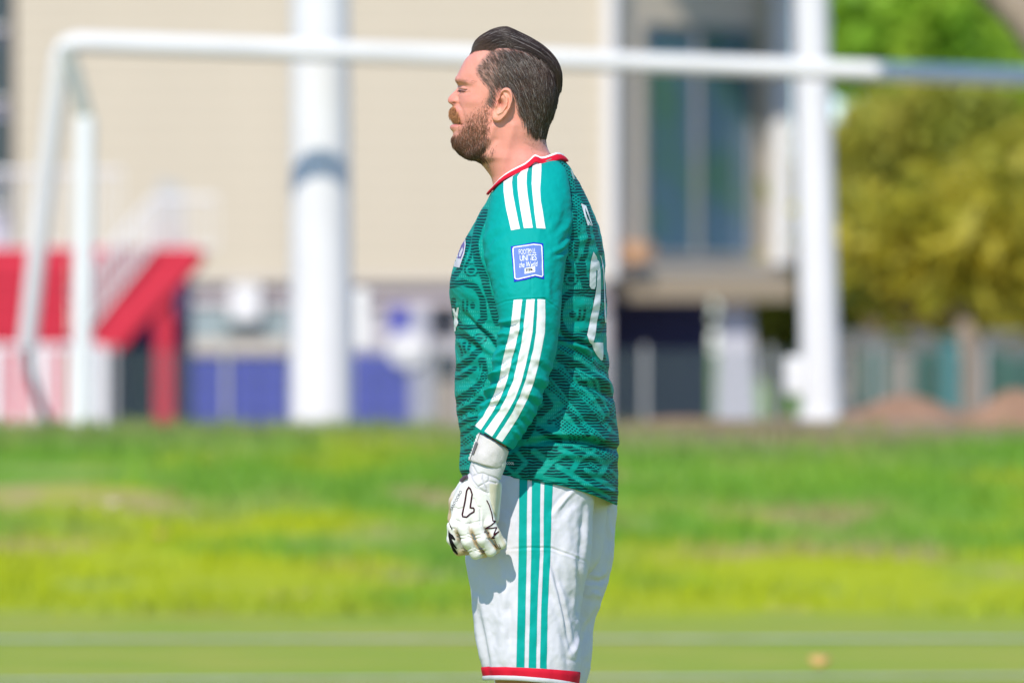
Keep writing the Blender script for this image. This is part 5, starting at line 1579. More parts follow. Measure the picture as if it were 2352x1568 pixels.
def patch_poly(name, poly, mat, parent, bvh, off, step=2.5):
    """flat print with any outline: grid clipped to the polygon"""
    bm2 = bmesh.new()
    vs = [bm2.verts.new((x, y, 0)) for x, y in poly]
    f = bm2.faces.new(vs)
    xs = [p[0] for p in poly]; ys = [p[1] for p in poly]
    def cut(axis, a, b):
        n = int((b - a) / step)
        for i in range(1, n + 1):
            c = a + (b - a) * i / (n + 1)
            geom = bm2.verts[:] + bm2.edges[:] + bm2.faces[:]
            co = (c, 0, 0) if axis == 0 else (0, c, 0); no = (1, 0, 0) if axis == 0 else (0, 1, 0)
            bmesh.ops.bisect_plane(bm2, geom=geom, plane_co=co, plane_no=no)
    cut(0, min(xs), max(xs)); cut(1, min(ys), max(ys))
    dead = []
    for v in bm2.verts:
        q = lay(v.co.x, v.co.y, bvh, off)
        if q is None: dead.append(v)
        else: v.co = q
    if dead: bmesh.ops.delete(bm2, geom=dead, context='VERTS')
    bmesh.ops.triangulate(bm2, faces=bm2.faces[:])
    me = bpy.data.meshes.new(name); bm2.to_mesh(me); bm2.free()
    return link_mesh(name, me, mat, parent, True)
def outline(name, pts, w, mat, parent, bvh, off, closed=False):
    """drawn line of width w along pts"""
    pts = [np.array(p, float) for p in pts]
    if closed: pts = pts + [pts[0]]
    den = []
    for a, b in zip(pts, pts[1:]):
        n = max(1, int(np.hypot(*(b - a)) / 2.2))
        for i in range(n): den.append(a + (b - a) * i / n)
    den.append(pts[-1]); den = np.array(den)
    if closed: tg_ = np.roll(den, -1, 0) - np.roll(den, 1, 0); tg_[0] = den[1] - den[-2]; tg_[-1] = tg_[0]
    else: tg_ = np.gradient(den, axis=0)
    tg_ /= np.linalg.norm(tg_, axis=1)[:, None] + 1e-9
    nn = np.stack([-tg_[:, 1], tg_[:, 0]], 1)
    V = []; ok = []
    for p, q in zip(den, nn):
        for s in (-.5, 0, .5):
            r = lay(*(p + q * s * w), bvh, off); ok.append(r is not None); V.append(tuple(r) if r is not None else (0, 0, 0))
    F = [f for f in grid_faces(len(den), 3, False).tolist() if all(ok[k] for k in f)]
    return from_np(name, V, F, mat, parent)
def text_on(name, body_txt, cx_, cy_, height, width, mat, parent, bvh, off, rot=0.0, shear=0.0, bold=0.0):
    cu = bpy.data.curves.new(name, 'FONT'); cu.body = body_txt; cu.align_x = 'CENTER'; cu.align_y = 'CENTER'; cu.shear = shear; cu.offset = bold; cu.resolution_u = 3
    ob = bpy.data.objects.new(name + '_tmp', cu); COL.objects.link(ob)
    bpy.context.view_layer.update()
    me = bpy.data.meshes.new_from_object(ob.evaluated_get(bpy.context.evaluated_depsgraph_get()))
    bpy.data.objects.remove(ob); bpy.data.curves.remove(cu)
    co = np.array([v.co[:] for v in me.vertices])
    mn, mx_ = co.min(0), co.max(0)
    u = (co[:, 0] - (mn[0] + mx_[0]) / 2) / (mx_[0] - mn[0]) * width
    v = -(co[:, 1] - (mn[1] + mx_[1]) / 2) / (mx_[1] - mn[1]) * height
    c, s = math.cos(rot), math.sin(rot); miss = set()
    for i, vert in enumerate(me.vertices):
        q = lay(cx_ + u[i] * c - v[i] * s, cy_ + u[i] * s + v[i] * c, bvh, off)
        if q is not None: vert.co = q
        else: miss.add(i)
    if miss:
        b3 = bmesh.new(); b3.from_mesh(me); b3.verts.ensure_lookup_table()
        bmesh.ops.delete(b3, geom=[b3.verts[i] for i in miss], context='VERTS'); b3.to_mesh(me); b3.free()
    me.name = name
    return link_mesh(name, me, mat, parent)
white_print = fabric('white_print', (0.80, 0.80, 0.80), rough=0.6, sheen=0.0, strength=0.06)
# shoulder stripes  (zoom2 units -> photo units)
def z2(l): return [((1440 + a / 2.613) * .6876, (480 + b / 2.613) * .6876) for a, b in l]
def z3(l): return [((1440 + a / 2.177) * .6876, (1000 + b / 2.177) * .6876) for a, b in l]
def z4(l): return [(990.2 + .22806 * a, 962.6 + .22806 * b) for a, b in l]
def z5(l): return [(1031.4 + .30689 * a, 1086.4 + .30689 * b) for a, b in l]
for L, R_ in (([(632, 312), (632, 420), (652, 560), (680, 680), (697, 758)], [(752, 232), (712, 290), (705, 340), (716, 450), (736, 560), (758, 670), (775, 744)]),
              ([(784, 208), (752, 290), (754, 400), (775, 560), (795, 670), (808, 740)], [(856, 180), (836, 260), (832, 350), (842, 450), (858, 560), (874, 660), (886, 736)]),
              ([(888, 160), (880, 250), (876, 350), (884, 450), (900, 600), (918, 738)], [(962, 134), (960, 250), (950, 400), (955, 500), (972, 590), (985, 680), (996, 744)])):
    L, R_ = [[(x, max(y, float(np.interp(x, edge_top[:, 0], edge_top[:, 1])) + 15)) for x, y in z2(q)] for q in (L, R_)]
    strip('shoulder_stripe', L, R_, white_print, jersey, bvh_shirt)
# sleeve stripes
zs1 = [[(600, 2), (588, 120), (575, 220), (545, 340), (515, 460), (495, 580), (455, 690), (415, 780), (378, 850), (318, 918)], [(662, 2), (648, 120), (640, 220), (612, 340), (585, 440), (560, 560), (520, 680), (480, 760), (440, 830), (362, 948)]]
zs2 = [[(692, 0), (680, 120), (668, 240), (648, 360), (620, 480), (596, 590), (550, 700), (500, 800), (450, 870), (388, 958)], [(752, 0), (744, 120), (735, 240), (712, 360), (686, 480), (655, 600), (610, 720), (560, 810), (510, 890), (442, 996)]]
zs3 = [[(772, 0), (768, 120), (760, 240), (742, 360), (712, 480), (684, 590), (640, 710), (590, 820), (540, 900), (468, 1008)], [(826, 2), (828, 120), (824, 240), (802, 360), (776, 480), (745, 600), (700, 720), (645, 830), (590, 920), (514, 1034)]]
for L, R_ in (zs1, zs2, zs3):
    strip('sleeve_stripe', z3(L), z3(R_), white_print, jersey, bvh_shirt, na=130)
# square patch with lettering
royal = fabric('royal_blue', (0.012, 0.035, 0.48), rough=0.6); mid_blue = fabric('patch_blue', (0.13, 0.21, 0.52), rough=0.6)
pz = z2([(694, 898), (800, 882), (892, 862), (976, 872), (984, 1184), (906, 1164), (820, 1190), (724, 1208)])
patch = patch_poly('patch', pz, royal, jersey, bvh_shirt, .0010)
pzi = z2([(720, 908), (890, 882), (955, 888), (962, 900), (970, 1150), (962, 1162), (905, 1148), (760, 1184), (740, 1182), (732, 1170), (714, 920)])
patch_poly('patch_field', pzi, mid_blue, jersey, bvh_shirt, .0014)
outline('patch_frame', pzi, 2.4, white_print, jersey, bvh_shirt, .0017, True)
def tz(x, y): return z2([(x, y)])[0]
def patch_text(name, s, x, y, h, w, mat, rot, bold=.006, off=.0019, shear=0.0):
    a, b = tz(x, y); text_on(name, s, a, b, h / 2.613 * .6876, w / 2.613 * .6876, mat, jersey, bvh_shirt, off, rot, shear, bold)
patch_text('patch_lettering', 'FOOTBALL', 838, 944, 44, 148, white_print, -.07)
patch_text('patch_lettering', 'UNITES', 845, 998, 52, 146, white_print, -.06)
patch_text('patch_lettering', 'the World', 848, 1056, 46, 160, white_print, -.09, .006, shear=.3)
patch_poly('patch_badge', z2([(815, 1090), (905, 1072), (905, 1122), (815, 1140)]), white_print, jersey, bvh_shirt, .0019)
patch_text('patch_lettering', 'FIFA', 857, 1106, 30, 64, fabric('black_print', (0.012, 0.010, 0.012)), -.14, .02, .0023)
# back number and name, just turning the corner of the back
n2 = z2([(1412, 945), (1440, 985), (1452, 1060), (1448, 1110), (1436, 1100), (1432, 1240), (1420, 1268), (1392, 1266), (1378, 1240), (1380, 1120), (1392, 1010)])
patch_poly('back_number', n2, white_print, jersey, bvh_shirt, .0010)
strip('back_number', z2([(1440, 1010), (1448, 1100), (1440, 1240), (1424, 1340), (1405, 1440), (1385, 1520), (1378, 1568)]) + z3([(1130, 260), (1150, 310), (1172, 330)]), z2([(1462, 1030), (1474, 1120), (1476, 1260), (1472, 1380), (1462, 1460), (1440, 1560)]) + z3([(1200, 180), (1190, 260), (1176, 312), (1180, 330)]), white_print, jersey, bvh_shirt, .0010)
strip('back_number', z3([(1166, 312), (1176, 360), (1205, 410), (1232, 442)]), z3([(1246, 314), (1248, 360), (1248, 400), (1244, 440)]), white_print, jersey, bvh_shirt, .0010)
strip('back_number', z2([(1466, 968), (1480, 1010), (1496, 1120), (1504, 1300), (1506, 1440), (1512, 1560)]), z2([(1480, 985), (1498, 1060), (1508, 1140), (1512, 1300), (1520, 1440), (1526, 1560)]), white_print, jersey, bvh_shirt, .0010)
for q in ([(1304, 526), (1318, 530), (1378, 712), (1362, 716)], [(1318, 530), (1338, 540), (1342, 600), (1350, 640), (1398, 718), (1388, 716), (1336, 640)], [(1332, 540), (1348, 545), (1406, 716), (1398, 716)]):
    patch_poly('back_name_letter', z2(q), white_print, jersey, bvh_shirt, .0010)
patch_poly('back_crest', z2([(1210, 232), (1226, 236), (1252, 310), (1236, 312)]), fabric('grey_print', (0.35, 0.50, 0.47)), jersey, bvh_shirt, .0010)
# chest crest and sponsor mark on the front edge
cr = z2([(300, 825), (304, 880), (292, 960), (270, 1020), (250, 1082), (200, 1074), (212, 1010), (240, 930), (275, 860)])
patch_poly('chest_crest', cr, fabric('crest_white', (0.62, 0.60, 0.66)), jersey, bvh_shirt, .0010)
patch_poly('chest_crest_centre', z2([(292, 850), (295, 890), (282, 955), (262, 1005), (232, 1002), (240, 960), (266, 890)]), fabric('crest_violet', (0.16, 0.13, 0.32)), jersey, bvh_shirt, .0013)
patch_poly('chest_crest_panel', z2([(278, 905), (282, 930), (262, 985), (246, 990), (252, 950)]), fabric('crest_white', (0.62, 0.60, 0.66)), jersey, bvh_shirt, .0016)
for q in ([(156, 66), (172, 64), (200, 170), (186, 200)], [(204, 56), (190, 60), (168, 150), (170, 232), (180, 230)]):
    patch_poly('sponsor_letter', z3(q), white_print, jersey, bvh_shirt, .0010)
a_ = z3([(562, 1189)])[0]; text_on('hem_lettering', 'NACOOL', a_[0], a_[1], 6.2, 26, white_print, jersey, bvh_shirt, .0009, .03, 0, .012)

# ------------------------------------------------------------------ shorts
NL = [(1082, 1060, 1382, 1060, -.090, .092, 0), (1080, 1100, 1376, 1100, -.091, .100, 0), (1072, 1160, 1365, 1160, -.093, .104, 0), (1068, 1220, 1361, 1222, -.095, .107, 0), (1070, 1280, 1356, 1284, -.097, .108, 0), (1080, 1341, 1341, 1346, -.100, .108, 0), (1088, 1418, 1333, 1425, -.104, .107, 0), (1101, 1500, 1334, 1505, -.107, .106, 0), (1112, 1550, 1328, 1568, -.108, .104, 6)]
FL = [(1092, 1060, 1404, 1060, .100, .090, 0), (1096, 1100, 1412, 1100, .106, .092, 0), (1100, 1160, 1416, 1160, .112, .092, 0), (1104, 1220, 1412, 1225, .116, .092, 0), (1110, 1290, 1404, 1308, .118, .092, 0), (1118, 1341, 1380, 1385, .118, .092, 0), (1124, 1418, 1362, 1438, .118, .092, 0), (1130, 1500, 1360, 1500, .118, .092, 0), (1134, 1560, 1346, 1570, .118, .092, 0), (1138, 1600, 1338, 1616, .118, .092, 6)]
SW = [([(1326, 1286), (1331, 1356), (1328, 1420)], 5, -5.5), ([(1264.6, 1283), (1278, 1340), (1292, 1396), (1314, 1504)], 4, -3.6), ([(1256, 1283), (1270, 1345), (1284, 1396), (1306, 1500)], 6, 2.0), ([(1314, 1504), (1325, 1480), (1336, 1455)], 5, 4.0), ([(1318, 1123), (1292, 1152), (1268, 1182)], 4.5, 3.6), ([(1330, 1140), (1300, 1170), (1276, 1200)], 7, -2.2),
      ([(1090, 1381), (1104, 1450), (1124, 1548)], 6, -6.5), ([(1080, 1360), (1096, 1430), (1112, 1530)], 6, 3.5), ([(1168, 1340), (1172, 1440), (1166, 1530)], 7, -3.0), ([(1150, 1360), (1150, 1440), (1140, 1530)], 9, 2.4), ([(1163, 1261), (1210, 1257), (1265, 1257), (1347, 1289)], 2.4, -1.6), ([(1345, 1160), (1340, 1230), (1334, 1290)], 8, -3.6), ([(1300, 1180), (1306, 1260), (1316, 1340)], 14, 2.4),
      ([(1352, 1148), (1346, 1230), (1340, 1300)], 5, 2.8), ([(1290, 1420), (1300, 1480), (1302, 1540)], 7, -2.6), ([(1120, 1300), (1140, 1340), (1150, 1400)], 12, -2.0), ([(1275, 1300), (1300, 1360), (1326, 1400)], 9, -2.0)]
SWF = [([(1350, 1330), (1380, 1335), (1402, 1322)], 6, -5), ([(1372, 1180), (1362, 1260), (1350, 1330)], 8, -4), ([(1395, 1180), (1404, 1240), (1396, 1300)], 5, 3.5), ([(1380, 1385), (1350, 1440), (1336, 1490)], 8, -3.5), ([(1350, 1360), (1380, 1362)], 8, 3)]
sh_white = fabric('white_shorts_fabric', (0.63, 0.615, 0.665), rough=0.7, sheen=0.0, strength=0.16)
def leg(rings, W, name, parent, rows=240, n=240):
    px, py, y, a, t = loft_cloth(rings, n, rows, 2.35)
    V = PV(px, py, y); N = grid_normals(V)
    if N[rows // 2, n // 4, 1] > 0: N = -N
    w_ = np.clip(np.abs(np.sin(a)) * 3, 0.3, 1)
    d = wrinkle(px, py, W) * w_ + (fbm(px * .022 + 7, py * .012, 61) - .47) * .009 * smoothstep(0, 3, t) + (fbm(px * .05, py * .03, 63, 3) - .44) * .0045
    V = V + N * d[..., None]
    o = from_np(name, V.reshape(-1, 3), grid_faces(rows, n), sh_white, parent)
    return o, V, N
shorts, nV, nN = leg(NL, SW, 'shorts', person)
o_far, fV, fN = leg(FL, SWF, 'far_leg', shorts)
# red hem band with white edge on both legs
def leg_hem(V, N, r0=226):
    n = V.shape[1]
    band = np.stack([V[r0] + N[r0] * .0006, V[r0 + 1] + N[r0] * .0022, (V[r0] + V[-1]) / 2 + N[-1] * .0026, V[-1] + N[-1] * .0022])
    from_np('hem_band', band.reshape(-1, 3), grid_faces(4, n), fabric('red_trim', (0.62, 0.012, 0.035)), shorts)
    dn = np.array([0, 0, -1.0])
    e = np.stack([V[-1] + N[-1] * .0024, V[-1] + N[-1] * .0030 + dn * .002, V[-1] + N[-1] * .0026 + dn * .0085, V[-1] + dn * .0095, V[-1] - N[-1] * .003 + dn * .006, V[-30] - N[-30] * .004])
    from_np('hem_edge', e.reshape(-1, 3), grid_faces(6, n), sh_white, shorts)
leg_hem(nV, nN); leg_hem(fV, fN)
bvh_shorts = make_bvh([(nV.reshape(-1, 3), grid_faces(nV.shape[0], nV.shape[1]))])
teal_print = fabric('teal_stripe', TEAL, rough=0.7)
for a0, a1, b0, b1 in ((525, 586, 502, 562), (619, 684, 594, 650), (712, 778, 678, 728)):
    Lm = [(a0, 20), (a0 - 3, 300), (a0 - 6, 600), (b0 + 10, 1000), (b0, 1452)]; Rm = [(a1, 20), (a1 - 5, 300), (a1 - 14 if a0 > 700 else a1 - 6, 600), (b1 + 9, 1000), (b1, 1464)]
    if a0 > 700: Lm[2] = (705, 600); Rm[1] = (764, 300); Lm[1] = (706, 300); Rm[2] = (757, 600)
    strip('side_stripe', z5(Lm), z5(Rm), teal_print, shorts, bvh_shorts, .0007, na=170)

# ------------------------------------------------------------------ socks and boots (below the picture)
sock_m = fabric('white_sock', (0.75, 0.75, 0.76)); boot_m = material('boot_leather', (0.02, 0.02, 0.022), rough=0.4)
for sgn in (-1, 1):
    dx = 0 if sgn < 0 else 24
    V = ring_loft([(1152 + dx, 1720, 1294 + dx, 1720, sgn * .108, .060), (1160 + dx, 1840, 1310 + dx, 1840, sgn * .110, .062), (1168 + dx, 1960, 1296 + dx, 1960, sgn * .112, .052), (1174 + dx, 2080, 1272 + dx, 2080, sgn * .114, .042), (1170 + dx, 2160, 1276 + dx, 2160, sgn * .115, .042)], 40, 6)
    from_np('sock', V.reshape(-1, 3), grid_faces(V.shape[0], 40), sock_m, person)
    V = ring_loft([(1168 + dx, 2128, 1280 + dx, 2128, sgn * .115, .046), (1150 + dx, 2160, 1290 + dx, 2155, sgn * .115, .048), (1060 + dx, 2196, 1296 + dx, 2180, sgn * .117, .050), (1010 + dx, 2214, 1298 + dx, 2214, sgn * .118, .052), (1014 + dx, 2229, 1296 + dx, 2229, sgn * .118, .050), (1100 + dx, 2229.5, 1250 + dx, 2229.5, sgn * .118, .01)], 48, 6)
    from_np('boot', V.reshape(-1, 3), grid_faces(V.shape[0], 48), boot_m, person)
# ================================================================== goalkeeper gloves
def surface_nets(val, org, h):
    """polygonise the zero set of a sampled distance field"""
    s = val < 0
    nx, ny, nz = val.shape
    c = np.stack([s[i:nx - 1 + i, j:ny - 1 + j, k:nz - 1 + k] for i in (0, 1) for j in (0, 1) for k in (0, 1)], 0)
    act = c.any(0) & ~c.all(0)
    ids = -np.ones(act.shape, int); n = act.sum(); ids[act] = np.arange(n)
    I = np.argwhere(act)
    acc = np.zeros((n, 3)); cnt = np.zeros(n)
    cor = [(i, j, k) for i in (0, 1) for j in (0, 1) for k in (0, 1)]
    v = {q: val[I[:, 0] + q[0], I[:, 1] + q[1], I[:, 2] + q[2]] for q in cor}
    for a in cor:
        for ax in range(3):
            if a[ax]: continue
            b = list(a); b[ax] = 1; b = tuple(b)
            m = (v[a] < 0) != (v[b] < 0)
            t = v[a][m] / (v[a][m] - v[b][m])
            p = np.tile(np.array(a, float), (m.sum(), 1)); p[:, ax] += t
            acc[m] += p; cnt[m] += 1
    V = org + (I + acc / cnt[:, None]) * h
    F = []
    for ax in range(3):
        o1, o2 = [(1, 2), (2, 0), (0, 1)][ax]
        sl0 = [slice(None)] * 3; sl1 = [slice(None)] * 3
        sl0[ax] = slice(0, -1); sl1[ax] = slice(1, None)
        ch = s[tuple(sl0)] != s[tuple(sl1)]
        E = np.argwhere(ch)
        ok = (E[:, o1] > 0) & (E[:, o2] > 0) & (E[:, o1] < val.shape[o1] - 1) & (E[:, o2] < val.shape[o2] - 1) & (E[:, ax] < val.shape[ax] - 1)
        E = E[ok]
        def g(d1, d2):
            q = E.copy(); q[:, o1] -= d1; q[:, o2] -= d2; return ids[q[:, 0], q[:, 1], q[:, 2]]
        q = np.stack([g(1, 1), g(0, 1), g(0, 0), g(1, 0)], -1)
        neg = s[E[:, 0], E[:, 1], E[:, 2]]
        q[~neg] = q[~neg][:, ::-1]
        F.append(q)
    return V, np.concatenate(F)
def smin(a, b, k):
    h = np.clip(0.5 + 0.5 * (b - a) / k, 0, 1)
    return b * (1 - h) + a * h - k * h * (1 - h)
def sd_caps(Q, a, b, ra, rb):
    ab = b - a; t = np.clip(((Q - a) @ ab) / (ab @ ab), 0, 1)
    return np.linalg.norm(Q - a - t[..., None] * ab, axis=-1) - (ra + (rb - ra) * t)
YH = -.262
def G(px, py, dy): return np.array(P(px, py, YH + dy))
h_ = .0012
lo = np.minimum(G(1015, 1300, 0), G(1015, 1300, 0)) - .012; lo[1] = YH - .045
hi = np.array(P(1178, 1062, YH)) + .012; hi[1] = YH + .075
nxg, nyg, nzg = [int((hi[i] - lo[i]) / h_) for i in range(3)]
gxs = [lo[i] + np.arange(n) * h_ for i, n in enumerate((nxg, nyg, nzg))]
Q = np.stack(np.meshgrid(*gxs, indexing='ij'), -1)
fingers = {
    'index': [(1058, 1178, .002, .0125), (1041, 1208, -.003, .0118), (1040, 1238, .002, .0115), (1054, 1262, .018, .0108), (1078, 1262, .040, .0100)],
    'middle': [(1072, 1180, -.006, .0130), (1065, 1212, -.013, .0122), (1074, 1242, -.013, .0118), (1092, 1270, -.002, .0108), (1112, 1268, .026, .0100)],
    'ring': [(1096, 1178, -.007, .0130), (1095, 1210, -.014, .0120), (1107, 1238, -.014, .0116), (1126, 1264, -.002, .0104), (1138, 1260, .026, .0096)],
    'little': [(1118, 1172, -.002, .0125), (1124, 1202, -.009, .0116), (1136, 1226, -.009, .0110), (1151, 1248, .000, .0096), (1152, 1244, .026, .0090)]}
fd = []
for nm, pts in fingers.items():
    d = None
    for a, b in zip(pts, pts[1:]):
        q = sd_caps(Q, G(*a[:3]), G(*b[:3]), a[3], b[3])
        d = q if d is None else smin(d, q, .004)
    fd.append(d)
fing = fd[0]
for d in fd[1:]: fing = smin(fing, d, .0012)
# back of the hand: rounded slab built from capsules fanning out of the wrist
palm = None
for a, b, ra, rb in (((1078, 1118, .000), (1058, 1180, .004), .018, .0175), ((1094, 1112, -.004), (1078, 1184, -.003), .019, .0185), ((1112, 1110, -.004), (1098, 1182, -.004), .019, .0185), ((1124, 1112, .000), (1118, 1172, -.001), .017, .0170),
                     ((1098, 1120, .012), (1092, 1196, .016), .020, .019), ((1070, 1130, .008), (1056, 1160, .010), .016, .018)):
    q = sd_caps(Q, G(*a), G(*b), ra, rb); palm = q if palm is None else smin(palm, q, .010)
wrist = sd_caps(Q * np.array([1, 1.12, 1]), G(1122, 1060, .006) * np.array([1, 1.12, 1]), G(1108, 1108, .004) * np.array([1, 1.12, 1]), .033, .030)
thumb = None
for a, b in zip([(1070, 1122, .022, .016), (1050, 1152, .044, .0155), (1046, 1190, .056, .0140), (1054, 1222, .058, .0125)], [(1050, 1152, .044, .0155), (1046, 1190, .056, .0140), (1054, 1222, .058, .0125), (1062, 1240, .054, .0115)]):
    q = sd_caps(Q, G(*a[:3]), G(*b[:3]), a[3], b[3]); thumb = q if thumb is None else smin(thumb, q, .006)
heel = sd_caps(Q, G(1136, 1116, .016), G(1132, 1190, .020), .0140, .0120)
sdf = smin(smin(palm, fing, .006), thumb, .008)
sdf = smin(sdf, heel, .004)
sdf = smin(sdf, wrist, .007)
# quilting grooves on the side that faces out
gpx = Q[..., 0] / (S * (D + Q[..., 1]) / D) + 1175.5; gpy = 784 - (Q[..., 2] - EYE) / (S * (D + Q[..., 1]) / D)
grooves = [z4(l) for l in ([(240, 885), (270, 905), (325, 890)], [(245, 1010), (300, 1035), (345, 1052), (420, 1040), (492, 1022)], [(345, 1052), (340, 1085)], [(430, 800), (460, 880), (492, 882)], [(350, 640), (368, 690)], [(492, 882), (496, 960), (494, 1060)], [(240, 905), (232, 1000), (242, 1060)],
    [(255, 1150), (300, 1172), (348, 1168)], [(262, 1180), (305, 1202), (352, 1196)], [(368, 1150), (430, 1174), (492, 1160)], [(372, 1182), (432, 1206), (496, 1192)], [(312, 1300), (355, 1318), (398, 1300)], [(320, 1328), (360, 1346), (404, 1330)], [(430, 1285), (470, 1312), (530, 1290)], [(442, 1318), (485, 1338), (545, 1318)], [(560, 1200), (610, 1220), (640, 1200)], [(170, 1000), (195, 1090), (232, 1100)])]
knuck = [z4(l) for l in ([(420, 470), (465, 550), (520, 540), (580, 565), (650, 590), (700, 620)], [(362, 500), (402, 560), (412, 610), (468, 678), (525, 722), (575, 740)], [(468, 550), (405, 575)], [(578, 566), (578, 620), (530, 645), (470, 680)], [(530, 645), (555, 690), (560, 730)], [(355, 530), (395, 545)], [(578, 620), (650, 640)], [(520, 540), (515, 600), (535, 645)])]
gd = np.zeros(sdf.shape); near = (np.abs(sdf) < .006) & (Q[..., 1] < YH + .02)
x_, y_ = gpx[near], gpy[near]
acc = np.zeros(x_.shape)
for l in grooves: acc = np.maximum(acc, .0020 * np.exp(-(seg_dist(x_, y_, l) / 1.6) ** 2))
for l in knuck: acc = np.maximum(acc, .0020 * np.exp(-(seg_dist(x_, y_, l) / 1.7) ** 2))
# rear edge of the padded hand panel
pan = z4([(300, 640), (360, 612), (440, 690), (560, 740), (600, 830), (640, 960), (660, 990)])
acc = np.maximum(acc, .0018 * np.exp(-(seg_dist(x_, y_, pan) / 1.6) ** 2))
gd[near] = acc
sdf = sdf + gd
gV, gF = surface_nets(sdf, lo, h_)
# colours
vx, vy = to_photo(gV)
def fdist(pts, V):
    d = None
    for a, b in zip(pts, pts[1:]):
        q = sd_caps(V, G(*a[:3]), G(*b[:3]), a[3], b[3]); d = q if d is None else np.minimum(d, q)
    return d
FD = np.sort(np.stack([fdist(p, gV) for p in fingers.values()], -1), -1)
gap = FD[:, 1] - FD[:, 0]
gcol = np.zeros((len(gV), 3)) + np.array([0.80, 0.775, 0.73])
tan = np.array([0.62, 0.46, 0.28])
tm = (1 - smoothstep(.0040, .0095, gap)) * smoothstep(1204, 1228, vy)
tm = np.maximum(tm, smoothstep(YH - .004, YH + .010, gV[:, 1]) * smoothstep(1252, 1268, vy))
tm = np.maximum(tm, smoothstep(YH + .012, YH + .02, gV[:, 1]) * smoothstep(1120, 1160, vy))
hl = poly_soft(vx, vy, z4([(582, 645), (694, 640), (692, 800), (660, 1000), (690, 1080), (760, 1290), (742, 1306), (690, 1200), (640, 1000), (606, 860), (590, 740)]), 1.5)
gcol = gcol * (1 - tm[:, None]) + tan * tm[:, None]
gcol = gcol * (1 - .9 * hl[:, None]) + np.array([0.72, 0.64, 0.47]) * .9 * hl[:, None]
wr_ = poly_soft(vx, vy, z4([(340, 380), (740, 480), (730, 640), (590, 650), (575, 745), (480, 700), (380, 620), (330, 590)]), 2)
gcol = gcol * (1 - wr_[:, None]) + np.array([0.66, 0.635, 0.645]) * wr_[:, None]
kk = np.zeros(len(gV))
for l in knuck: kk = np.maximum(kk, np.exp(-(seg_dist(vx, vy, l) / 1.5) ** 2) * (gV[:, 1] < YH + .01))
gcol = gcol * (1 - .5 * kk[:, None]) + np.array([0.36, 0.36, 0.40]) * .5 * kk[:, None]
glove_m = material('glove_latex', (0.8, 0.78, 0.75), rough=0.55, spec=0.3, attr='Col', var=0.10, vscale=60, bump=0.10, bscale=300)
glove = from_np('glove', gV, gF, glove_m, person)
set_color(glove, 'Col', gcol)
sm_ = glove.modifiers.new('soft', 'SMOOTH'); sm_.factor = 0.5; sm_.iterations = 2
bvh_glove = BVHTree.FromPolygons(gV.tolist(), np.concatenate([gF[:, [0, 1, 2]], gF[:, [0, 2, 3]]]).tolist())
# wrist strap: band lofted round the wrist
cuffR = [((480, 122), (782, 306)), ((468, 150), (776, 330)), ((420, 290), (742, 425)), ((384, 395), (716, 500)), ((372, 412), (708, 512))]
rows = []
na = 96; aa = np.linspace(0, 2 * np.pi, na, endpoint=False)
prof_b = [(.90, 0), (1.0, .0), (1.03, 0), (1.0, 0), (.90, 0)]
for (l, r), (sc, _) in zip(cuffR, prof_b):
    a = np.array(z4([l])[0]); b = np.array(z4([r])[0]); c = (a + b) / 2; u = (b - a) / 2 * sc
    px = c[0] - u[0] * np.cos(aa); py = c[1] - u[1] * np.cos(aa)
    rows.append(PV(px, py, -.256 - .0355 * sc * np.sin(aa)))
CB = np.stack(rows); tI = np.linspace(0, 4, 24)
CB = np.stack([catmull(np.arange(5), CB[:, j, k], tI) for j in range(na) for k in range(3)], -1).reshape(24, na, 3)
cn = grid_normals(CB)
if cn[12, na // 4, 1] > 0: cn = -cn
q_ = to_photo(CB)
CB = CB + cn * ((fbm(q_[0] * .08, q_[1] * .1, 5) - .45) * .003)[..., None]
strap = from_np('wrist_strap', CB.reshape(-1, 3), grid_faces(24, na), material('strap_latex', (0.64, 0.60, 0.585), rough=0.7, spec=0.2, var=0.1, vscale=50, bump=.2, bscale=400), glove)
bvh_strap = make_bvh([(CB.reshape(-1, 3), grid_faces(24, na))])
flap_m = material('strap_flap', (0.76, 0.73, 0.68), rough=0.6)
patch_poly('strap_flap', z4([(478, 132), (495, 145), (450, 270), (392, 410), (376, 408), (382, 350), (430, 220)]), flap_m, glove, bvh_strap, .0022)
blk = fabric('black_print', (0.012, 0.010, 0.012)); maroon = fabric('maroon_print', (0.045, 0.006, 0.014))
grey_m = fabric('grey_logo', (0.16, 0.15, 0.16))
patch_poly('strap_mark', z4([(456, 232), (478, 236), (436, 352), (414, 350)]), grey_m, glove, bvh_strap, .0026)
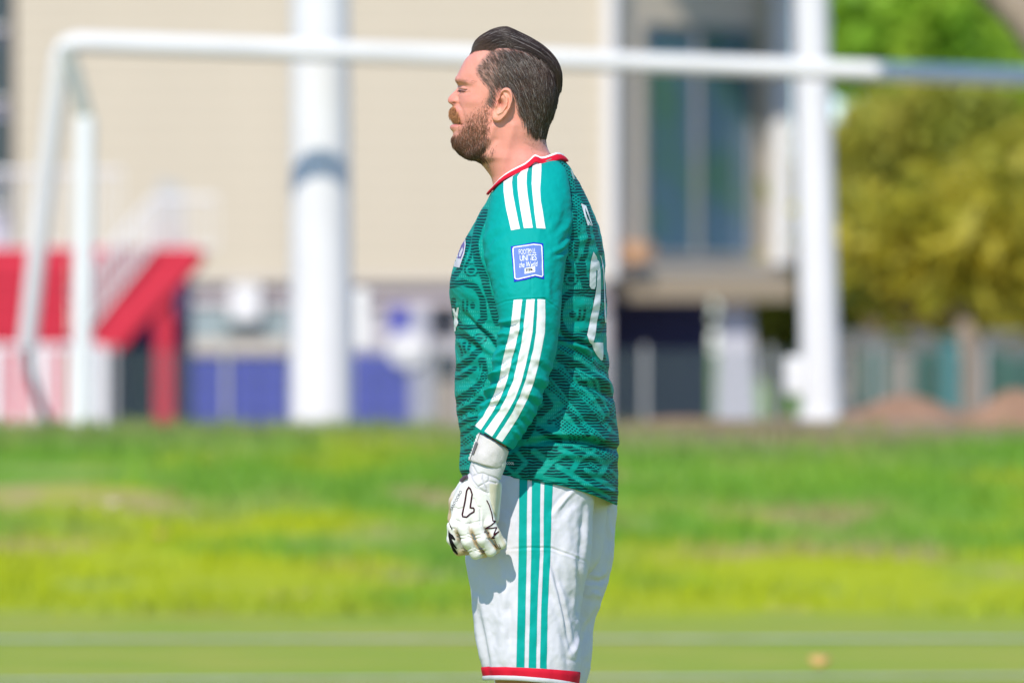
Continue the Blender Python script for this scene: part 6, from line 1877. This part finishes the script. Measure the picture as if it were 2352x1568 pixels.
# printed marks on the back of the hand
bolt = z4([(378, 682), (395, 700), (412, 752), (392, 888), (424, 890), (432, 905), (428, 930), (392, 950), (356, 982), (318, 978), (314, 955), (340, 830), (358, 715)])
outline('glove_mark', bolt, 3.6, maroon, glove, bvh_glove, .0010, True)
outline('glove_mark', z4([(556, 812), (580, 860), (605, 940), (618, 1022), (648, 1024), (600, 1065), (545, 1096), (620, 1092), (656, 1086), (628, 1160), (680, 1126), (610, 1192), (640, 1190)]), 2.6, maroon, glove, bvh_glove, .0010)
outline('glove_mark', z4([(530, 1132), (585, 1140)]), 3.0, maroon, glove, bvh_glove, .0010)
outline('glove_mark', z4([(640, 1210), (655, 1250), (690, 1300)]), 1.4, grey_m, glove, bvh_glove, .0010)
outline('glove_mark', z4([(680, 1250), (700, 1300)]), 1.4, grey_m, glove, bvh_glove, .0010)
for q in ([(182, 1030), (196, 1065), (214, 1100), (208, 1112), (186, 1080), (178, 1050)], [(176, 1110), (190, 1140), (215, 1160), (240, 1200), (236, 1215), (205, 1200), (230, 1250), (262, 1296), (250, 1300), (222, 1270), (270, 1345), (262, 1360), (220, 1320), (184, 1230), (174, 1170)]):
    patch_poly('glove_mark', z4(q), blk, glove, bvh_glove, .0010, 2.0)
a_ = z4([(252, 815)])[0]
text_on('glove_lettering', 'SANTOORO', a_[0], a_[1], 6.5, 50, grey_m, glove, bvh_glove, .0010, -1.08)
a_ = z4([(402, 300)])[0]
text_on('strap_lettering', 'RINAT', a_[0], a_[1], 6.0, 36, blk, glove, bvh_strap, .0032, -1.15, 0, .01)
tab = MB(); tab.tube([P(1058.5, 1104, YH - .006), P(1066, 1096, YH - .012), P(1072, 1094, YH - .016)], .0038, 8); tab.build('pull_tab', material('purple_tab', (0.10, 0.06, 0.09), rough=.6), glove, smooth=True)
# the other glove, mirrored, hanging behind the body
g2 = link_mesh('glove', glove.data, None, person); g2.scale = (1, -1, 1); g2.modifiers.new('soft', 'SMOOTH').iterations = 2
st2 = link_mesh('wrist_strap', strap.data, None, g2)

# seat of the shorts joining both legs
px, py, y, a, t = loft_cloth([(1100, 1060, 1390, 1060, 0, .150, 0), (1100, 1110, 1390, 1112, .02, .090, 0), (1110, 1160, 1394, 1165, .03, .060, 0), (1120, 1220, 1388, 1225, .03, .055, 0), (1130, 1270, 1376, 1285, .03, .050, 0), (1160, 1310, 1340, 1325, .02, .035, 0), (1200, 1330, 1300, 1340, 0, .02, 0)], 160, 90, 2.3)
V = PV(px, py, y); N = grid_normals(V)
if N[45, 40, 1] > 0: N = -N
V = V + N * ((fbm(px * .03, py * .02, 71) - .47) * .006)[..., None]
from_np('seat', V.reshape(-1, 3), grid_faces(90, 160), sh_white, shorts)
